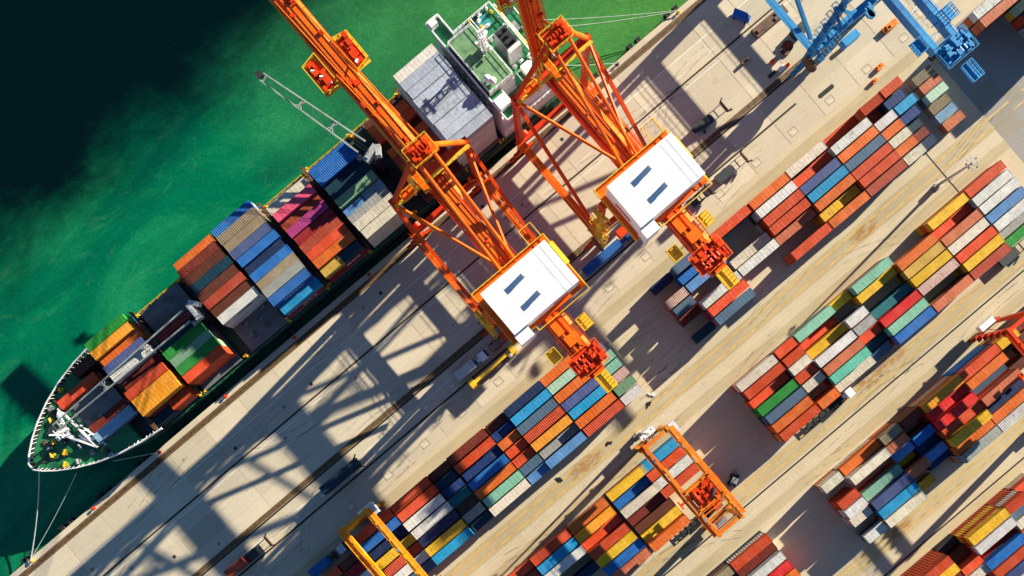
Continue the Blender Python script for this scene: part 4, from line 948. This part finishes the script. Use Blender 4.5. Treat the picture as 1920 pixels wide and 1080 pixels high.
# ------------------------------------------------------------------ rubber-tyred yard gantries
def rtg(x0, x1, yt, yb, colr, label, ty, z=19.6):
    """two girders along Y at x0 and x1, legs at yt (towards the quay) and yb"""
    cx = (x0+x1)/2; t = thing('yard_gantry_crane', label, 'yard crane', (cx, 0, 0), 0, 'rubber-tyred gantry cranes over the yard rows')
    A = M[colr]; a, b = x0-cx, x1-cx
    for x in (a, b):
        MB().box(x-0.42, yb-0.8, z-1.2, x+0.42, yt+0.8, z).build('girder', A, t)
        w = MB(); sx = -1 if x < 0 else 1
        w.box(min(x+sx*0.6,x+sx*1.4), yb, z-0.6, max(x+sx*0.6,x+sx*1.4), yt, z-0.5); w.rail([(x+sx*1.4,yb,z-0.5),(x+sx*1.4,yt,z-0.5)],1.0,0.09,2.2,False)
        for k in range(5): w.cbox(x, yb+3+k*5.2, z+0.18, 0.3, 0.5, 0.35)
        w.build('girder_walkway', A, t)
        for y in (yt, yb):
            l = MB(); l.bar((x*1.0,y,z-1.2),(x*0.92,y,2.4),0.9,1.3,0,0.7,0.9); l.build('leg', A, t)
    for y in (yt, yb):
        e = MB(); e.box(a-0.4,y-0.45,z-1.1,b+0.4,y+0.45,z-0.2); e.build('end_tie', A, t)
        s = MB(); s.box(a-1.2,y-0.4,1.7,b+1.2,y+0.4,2.5); s.build('sill_beam', A, t)
        for x in (a-0.4, a+1.4, b-1.4, b+0.4):
            wl = MB(); wl.tube((x,y-0.35,0.72),(x,y+0.35,0.72),0.75,16); wl.build('wheel', M['black'], t)
        bg = MB()
        for x in (a+0.5, b-0.5): bg.box(x-1.5,y-0.3,1.1,x+1.5,y+0.3,1.7)
        bg.build('bogie', A, t)
        r_ = MB(); r_.bar((a,y,z-1.2),(a+(b-a)*0.5,y,2.6),0.16,0.16); r_.build('leg_brace', A, t)
    MB().box(a+1.6,yt+0.5,2.6,b-1.2,yt+2.1,4.6).build('power_house', M['white'], t)
    MB().box(a+2.0,yb-1.9,2.6,b-2.0,yb-0.5,4.2).build('electrical_house', M['grey'], t)
    lad = MB()
    for k in range(5): lad.bar((a-0.9,yt-0.6,2.6+3.2*k),(a-0.9,yt+0.7,5.4+3.2*k),0.7,0.1); lad.box(a-1.4,yt-0.8,5.4+3.2*k,a-0.5,yt+0.9,5.45+3.2*k)
    lad.build('ladder', A, t)
    pl = MB(); pl.box(b+0.7,yt-2.2,z-2.4,b+2.4,yt+0.8,z-0.9); pl.build('control_cabinet', M['panelblue'], t)
    tr = MB(); tr.box(a-0.3,ty-3.2,z+0.05,b+0.3,ty-2.6,z+0.5); tr.box(a-0.3,ty+2.6,z+0.05,b+0.3,ty+3.2,z+0.5); tr.box(a+0.6,ty-2.7,z+0.02,b-0.6,ty+2.7,z+0.3); tr.box(a-0.3,ty-3,z+0.05,a+0.3,ty+3,z+0.5); tr.box(b-0.3,ty-3,z+0.05,b+0.3,ty+3,z+0.5)
    tro = tr.build('trolley', A, t)
    m_ = MB()
    for k in range(34): m_.cbox(r8.uniform(a+0.5,b-0.5), ty+r8.uniform(-2.2,2.2), z+0.7+r8.random()*0.5, 0.4+r8.random()*1.0, 0.4+r8.random()*0.9, 0.5+r8.random()*0.9)
    m_.tube((a+1.6,ty-1.2,z+1.1),(a+1.6,ty+1.6,z+1.1),0.6,12); m_.tube((b-2.2,ty-0.6,z+1.1),(b-0.9,ty+0.9,z+1.1),0.55,12)
    m_.build('hoist', M['crimson'], tro)
    for q in range(4):
        y_ = ty-4.6-1.5*q
        MB().bar((a+0.4,y_,z-0.5),(b-0.4,y_,z-0.5),0.18,0.2).build('cross_tie', A, t)
    cl = MB(); cl.box(a+0.9,ty-5.2,z-3.4,b-0.9,ty-3.9,z-3.1)
    for k in range(14): cl.cbox(r8.uniform(a+1.0,b-1.0), ty-4.6+r8.uniform(-0.7,0.7), z-2.95, 0.3+r8.random()*0.7, 0.3+r8.random()*0.5, 0.5+r8.random()*0.6)
    cl.build('service_platform', M['crimson'], t)
    for sx in (a, b):
        for k in range(6): MB().cbox(sx+r8.uniform(-0.3,0.3), yb+1.5+r8.random()*(yt-yb-3), z+0.12, 0.25+r8.random()*0.5, 0.4+r8.random()*1.0, 0.3+r8.random()*0.4).build('girder_box', M['rtgyellow' if k % 2 else 'grey'], t)
    dd = MB(); dd.tube((b-2.4,ty-1.7,z+1.5),(b-1.0,ty-0.5,z+1.5),0.5,12); dd.build('hoist_motor', M['dark'], tro)
    rr = MB(); rr.rail([(a-0.9,ty-3.4,z+0.4),(b+0.9,ty-3.4,z+0.4),(b+0.9,ty+3.4,z+0.4),(a-0.9,ty+3.4,z+0.4)],1.1,0.13,1.3); rr.build('trolley_railing', A, tro)
    MB().box(a+0.4,ty-4.4,z-4.4,a+2.2,ty-2.7,z-2.2).build('operator_cab', M['glass'], t)
    rp = MB()
    for sx in (-1.5, 1.5):
        for sy in (-0.8, 0.8): rp.bar((sx,ty+sy,z),(sx*1.3,ty-0.3+sy,13.0),0.06,0.06)
    rp.build('hoist_rope', M['dark'], t)
    sp = MB(); sp.box(-3.2,ty-0.9,12.4,3.2,ty-0.1,12.9); sp.box(-3.2,ty-0.1,12.4,3.2,ty+0.7,12.85); sp.box(-6.0,ty-0.4,12.3,-3.2,ty+0.2,12.7); sp.box(3.2,ty-0.4,12.3,6.0,ty+0.2,12.7)
    for sx in (-6.0, 5.6): sp.box(sx,ty-1.2,12.2,sx+0.4,ty+1.1,12.8)
    sp.build('spreader', M['crimson'], t)
    return t
rtg(-56.0, -48.9, 14.5, -13.4, 'rtgyellow', 'yellow yard gantry straddling the first yard row at the bottom edge', -10.5)
rtg(13.0, 20.2, -17.8, -45.4, 'rtgorange', 'orange yard gantry straddling the second yard row left of the open bay', -35.2)
rtg(99.0, 106.3, -53.4, -81.2, 'crimson', 'red yard gantry at the right edge over the third yard row', -66.0)

# ------------------------------------------------------------------ lighting masts
def light_mast(x, y, h, label):
    t = thing('light_mast', label, 'light mast', (x, y, -0.03), 0, 'lighting masts between the yard rows')
    MB().box(-0.9,-0.9,0,0.9,0.9,0.5).build('base', M['pit'], t)
    MB().tube((0,0,0.5),(0,0,h),0.42,12,0,0.20).build('pole', M['galv'], t)
    MB().box(-2.1,-0.7,0,-1.1,0.7,1.7).build('cabinet', M['grey'], t)
    hd = MB()
    for k in range(10):
        a = 2*math.pi*k/10; b = 2*math.pi*(k+1)/10
        hd.bar((1.3*math.cos(a),1.3*math.sin(a),h),(1.3*math.cos(b),1.3*math.sin(b),h),0.1,0.1)
        if k % 2 == 0: hd.bar((0,0,h),(1.3*math.cos(a),1.3*math.sin(a),h),0.08,0.08)
    hd.tube((0,0,h-0.4),(0,0,h+0.5),0.4,10); hd.build('head_frame', M['galv'], t)
    for k in range(8):
        a = 2*math.pi*(k+0.3)/8
        l = MB(); l.cbox(0,0,0,0.45,0.4,0.3); l.build('floodlight', M['galv'] if k % 3 else M['dark'], t, (1.45*math.cos(a),1.45*math.sin(a),h-0.12), a)
light_mast(119.0, -16.5, 18.5, 'tall light mast between first and second yard rows, upper right')
light_mast(15.6, -15.6, 18.5, 'tall light mast beside the orange yard gantry')
light_mast(66.0, -85.0, 18.5, 'light mast between the third and bottom right yard rows') if False else None

# ------------------------------------------------------------------ trucks, trailers and gear
WM = {}
def wheels(parent, xs, y=1.0, r=0.5):
    if r not in WM: WM[r] = MB().tube((0,-0.18,0),(0,0.18,0),r,12).mesh('wheel', M['black'])
    for x in xs:
        for s in (-1, 1): link('wheel', WM[r], parent, (x, s*y, r))
def truck(label, x, y, rz, cabm, bedm, load=None, L=12.6, group='trucks and trailers in the terminal'):
    t = thing('container_truck', label, 'truck', (x, y, -0.03), rz, group)
    h = L/2
    ch = MB(); ch.box(-h,-0.55,0.95,h+0.6,0.55,1.2)
    for k in range(6): ch.box(-h+k*L/5.3-0.12,-1.2,1.1,-h+k*L/5.3+0.12,1.2,1.3)
    for s in (-1, 1): ch.box(-h,s*1.1-0.08,1.1,h,s*1.1+0.08,1.32)
    ch.build('trailer_frame', M[bedm], t)
    wheels(t, (-h+1.2,-h+2.5,-h+3.8,h-0.6,h+3.0))
    cb = MB()
    cb.add([(h+1.5,-1.2,0.7),(h+4.0,-1.2,0.7),(h+4.0,1.2,0.7),(h+1.5,1.2,0.7),(h+1.5,-1.15,3.1),(h+3.5,-1.1,3.1),(h+3.5,1.1,3.1),(h+1.5,1.15,3.1),(h+4.0,-1.2,1.9),(h+4.0,1.2,1.9)],
           [(0,3,2,1),(4,5,6,7),(0,1,8,5,4),(3,7,6,9,2),(1,2,9,8),(0,4,7,3)])
    cb.box(h+0.6,-0.5,0.7,h+1.5,0.5,1.3)
    c = cb.build('cab', M[cabm], t)
    g = MB(); g.add([(h+4.02,-1.05,1.95),(h+4.02,1.05,1.95),(h+3.56,0.98,3.0),(h+3.56,-0.98,3.0)], [(0,1,2,3)]); g.build('windscreen', M['glass'], c)
    return t
def trailer(label, x, y, rz, m_, L=12.4, walls=0.0, group='trucks and trailers in the terminal'):
    t = thing('trailer', label, 'trailer', (x, y, -0.0), rz, group); h = L/2
    f = MB()
    for s in (-1, 1): f.box(-h,s*1.15-0.1,1.1,h,s*1.15+0.1,1.35)
    for k in range(5): f.box(-h+k*(L-0.3)/4,-1.05,1.12,-h+k*(L-0.3)/4+0.3,1.05,1.3)
    f.build('trailer_frame', M[m_], t)
    wheels(t, (-h+1.2,-h+2.5,-h+3.8))
    e = MB(); e.box(h-0.35,-1.6,1.35,h,1.6,2.6); e.bar((h-0.2,-1.5,1.3),(h+0.8,-2.0,2.4),0.3,0.3); e.bar((h-0.2,1.5,1.3),(h+0.8,2.0,2.4),0.3,0.3); e.build('headboard', M['brown'], t)
    if walls: MB().box(-h,-1.2,1.36,h-4.2,1.2,1.36+walls).build('deck_load', M['dark'], t)
    return t
def box_load(label, x, y, z, size, code, rz=0.0, corr=False):
    root = link('shipping_container', None, None, (x, y, z), rz)
    for nm, me in zip(('body','roof','door'), CM[(size, corr)]): link(nm, me, root).color = paint(code)
    tag(root, label, 'container', 'containers on trucks'); return root
truck('blue tractor and trailer carrying a blue box under the right orange crane', 38.2, 26.2, 0, 'tblue', 'tblue')
box_load('dark blue forty-foot container on the truck under the right crane', 37.7, 26.2, 1.32, 40, 'b', corr=True)
truck('white-cabbed truck with a white box beside the yellow spreader frame', -8.8, 26.9, 0, 'white', 'tblue', L=6.4)
box_load('white twenty-foot container with blue edges on the white-cabbed truck', -8.9, 26.9, 1.32, 20, 'w')
trailer('red flat trailer ahead of the white-cabbed truck, below the left crane', 5.2, 27.1, 0, 'tred', 11.0)
box_load('orange-red twenty-foot container on the red trailer below the left crane', 6.8, 27.1, 1.36, 20, 'O')
trailer('empty trailer with dark bed by the cable slot, upper right of right crane', 83.0, 36.0, 0, 'galv', 10.5, 0.15)
trailer('empty trailer with wooden bed, lower right of the right crane house', 79.0, 22.3, 0, 'galv', 9.5, 0.15)
trailer('short dark trailer just left of the wooden-bed trailer', 68.0, 22.0, 0, 'dark', 6.0, 0.5)
trailer('dark green box trailer in the shade of the apron', -51.9, 26.9, 0, 'brown', 11.5)
box_load('dark green forty-foot container lying in shade on the apron trailer', -51.9, 26.9, 1.36, 40, 'N')
trailer('brown flat trailer at the bottom edge of the picture', -83.5, 26.3, 0, 'brown', 12.0, 0.4)
box_load('brick twenty-foot container at the bottom edge of the apron', -88.2, 26.3, 1.36, 20, 'x')
truck('white-cabbed truck with empty black trailer beside the second yard row', 56.2, -42.9, 0, 'white', 'black', L=11.5)
truck('truck with pale cab beside the yellow yard gantry, bottom edge', -70.3, 12.2, 0, 'panelblue', 'dark', L=7.6)
box_load('blue twenty-foot container on the truck beside the yellow yard gantry', -71.3, 12.2, 1.3, 20, 'b')
truck('red truck waiting under the orange yard gantry', 11.5, -42.9, 0, 'tred', 'black', L=9.0)
trailer('blue trailer at the right edge beside the second yard row', 122.0, -43.0, 0, 'tblue', 10.0, 0.6)

# black forklift beside the orange yard gantry
fk = thing('forklift', 'black reach forklift standing in shade right of the orange yard gantry', 'forklift', (26.3,-41.0,-0.03), 0.5)
b = MB(); b.box(-1.6,-1.0,0.6,1.5,1.0,1.7); b.box(-1.7,-0.9,0.6,-1.0,0.9,2.1); b.build('chassis', M['dark'], fk)
b = MB(); b.box(-0.7,-0.8,2.9,0.9,0.8,3.0); [b.bar((x,y,1.7),(x,y,2.95),0.1,0.1) for x in (-0.7,0.9) for y in (-0.75,0.75)]; b.build('overhead_guard', M['grey'], fk)
b = MB(); b.bar((1.7,-0.5,0.3),(1.7,-0.5,4.2),0.2,0.2); b.bar((1.7,0.5,0.3),(1.7,0.5,4.2),0.2,0.2); b.box(1.8,-0.8,0.4,1.9,0.8,1.1); b.build('mast', M['black'], fk)
b = MB(); b.box(1.9,-0.6,0.15,3.1,-0.4,0.22); b.box(1.9,0.4,0.15,3.1,0.6,0.22); b.build('fork', M['grey'], fk)
wheels(fk, (-1.1,1.1), 0.95, 0.55)

# yellow spreader frame lying on the apron
ys = thing('spreader_frame', 'yellow container spreader frame parked on the apron beside the white truck', 'spreader', (-2.8,23.1,0), 0.02)
b = MB(); b.box(-6.2,-0.45,1.6,6.2,0.45,2.5); b.build('main_beam', M['yellow'], ys)
for s in (-1, 1):
    b = MB(); b.box(s*6.9-0.75,-1.25,0.9,s*6.9+0.75,1.25,3.0); b.box(s*6.9-0.3,-1.5,0.0,s*6.9+0.3,-1.1,1.0); b.box(s*6.9-0.3,1.1,0.0,s*6.9+0.3,1.5,1.0); b.build('end_box', M['yellow'], ys)
b = MB(); b.lattice((-5.5,-0.9,1.2),(5.5,-0.9,1.2),0.5,0.9,0.12,10); b.build('side_lattice', M['brown'], ys)

# blue van, cable reel and loose gear near the blue crane
vn = thing('van', 'bright blue van parked on the quay at the top of the picture', 'van', (107.5,51.4,0), math.radians(-62))
b = MB(); b.add([(-2.4,-0.95,0.4),(2.4,-0.95,0.4),(2.4,0.95,0.4),(-2.4,0.95,0.4),(-2.4,-0.9,2.0),(1.1,-0.85,2.0),(1.1,0.85,2.0),(-2.4,0.9,2.0),(2.4,-0.95,1.1),(2.4,0.95,1.1),(1.7,-0.9,1.25),(1.7,0.9,1.25)],
   [(0,3,2,1),(4,5,6,7),(0,1,8,10,5,4),(3,7,6,11,9,2),(1,2,9,8),(8,9,11,10),(0,4,7,3),(10,11,6,5)]); b.build('body', M['vanblue'], vn)
b = MB(); b.add([(1.72,-0.8,1.3),(1.72,0.8,1.3),(1.15,0.75,1.96),(1.15,-0.75,1.96)], [(0,1,2,3)]); b.build('windscreen', M['glass'], vn)
wheels(vn, (-1.5,1.5), 0.9, 0.36)
cr = thing('cable_reel', 'orange cable reel drum standing beside the blue crane', 'cable reel', (111.0,37.2,0))
b = MB(); b.tube((0,0,2.4),(0,0,2.7),1.5,18); b.tube((0,0,0.2),(0,0,0.5),1.5,18); b.tube((0,0,0.5),(0,0,2.4),0.7,14); b.build('drum', M['brown'], cr)
b = MB(); [b.bar((0,0,2.75),(1.4*math.cos(a),1.4*math.sin(a),2.75),0.18,0.12) for a in [k*math.pi/3 for k in range(6)]]; b.build('spoke', M['crimson'], cr)
gear = [('orange',106.2,37.0,1.0,1.0,1.0,'small orange drum on the quay left of the orange cable reel'),('white',107.0,34.0,1.8,1.2,1.0,'white crate on the quay below the orange cable reel'),
 ('crimson',108.6,33.6,0.9,0.9,1.4,'small red drum between the white crate and the blue crane leg'),('brown',100.8,41.8,2.6,0.8,1.2,'brown steel bundle lying on the quay left of the cable reel'),
 ('dark',104.0,34.5,2.2,0.8,1.1,'dark tool rack on the quay near the landside rail'),('brown',112.5,45.6,11.0,2.6,1.0,'long brown steel section on the quay behind the blue crane leg'),
 ('tgreen',116.5,38.6,4.0,2.6,2.2,'green generator box between the blue crane legs'),('rtgorange',127.0,17.5,2.2,1.2,1.0,'orange machinery block beside the blue crane girder end'),
 ('rtgorange',136.0,24.0,4.5,1.6,1.2,'orange pallet pile at the top edge right of the blue girder'),('rtgorange',123.6,15.6,1.6,1.0,0.9,'orange crate left of the blue girder end')]
for m_, x, y, sx, sy, sz, lb in gear:
    b = MB(); b.box(-sx/2,-sy/2,0.12,sx/2,sy/2,sz*0.8)
    for k in range(3): b.cbox(r8.uniform(-sx/3,sx/3), r8.uniform(-sy/4,sy/4), sz*0.9, sx*0.25, sy*0.4, sz*0.3)
    for s in (-1, 1): b.box(-sx/2,s*sy*0.35-0.08,0,sx/2,s*sy*0.35+0.08,0.12)
    tag(b.build('equipment_crate', M[m_], loc=(x, y, 0.0)), lb, 'equipment', 'loose gear on the quay')

for x, y in ((121.0,27.6),(112.2,21.8)):
    o = MB().prism([(x+2.2*math.cos(a)+(2.0 if math.cos(a) > 0 else -2.0)-2.2*math.cos(a)*0.72, y+0.62*math.sin(a)) for a in [k*math.pi/8+0.01 for k in range(16)]], 0.0, 0.012).build('slot_cover', M['slotblack'], apron)

for lb, x, y in (('heap of dark lashing gear on the lane right of the first row', 22.6, -11.2),('scatter of lashing rods on the lane below the first row', 8.0, -12.4),('pale twistlock bin on the lane beside the light mast', 24.6, -9.6),('small heap of lashing chains beside the bottom of the first row', -8.4, -11.0)):
    b = MB(); b.box(-0.7,-0.5,0,0.7,0.5,0.25)
    for k in range(9): b.cbox(r8.uniform(-1.3,1.3), r8.uniform(-0.8,0.8), 0.28, 0.2+r8.random()*0.9, 0.15+r8.random()*0.4, 0.5)
    o = tag(b.build('lashing_gear', M['white' if 'pale' in lb else 'dark'], loc=(x, y, -0.03), rz=r8.uniform(0,3)), lb, 'lashing gear'); o.scale = (0.6, 0.6, 0.5)
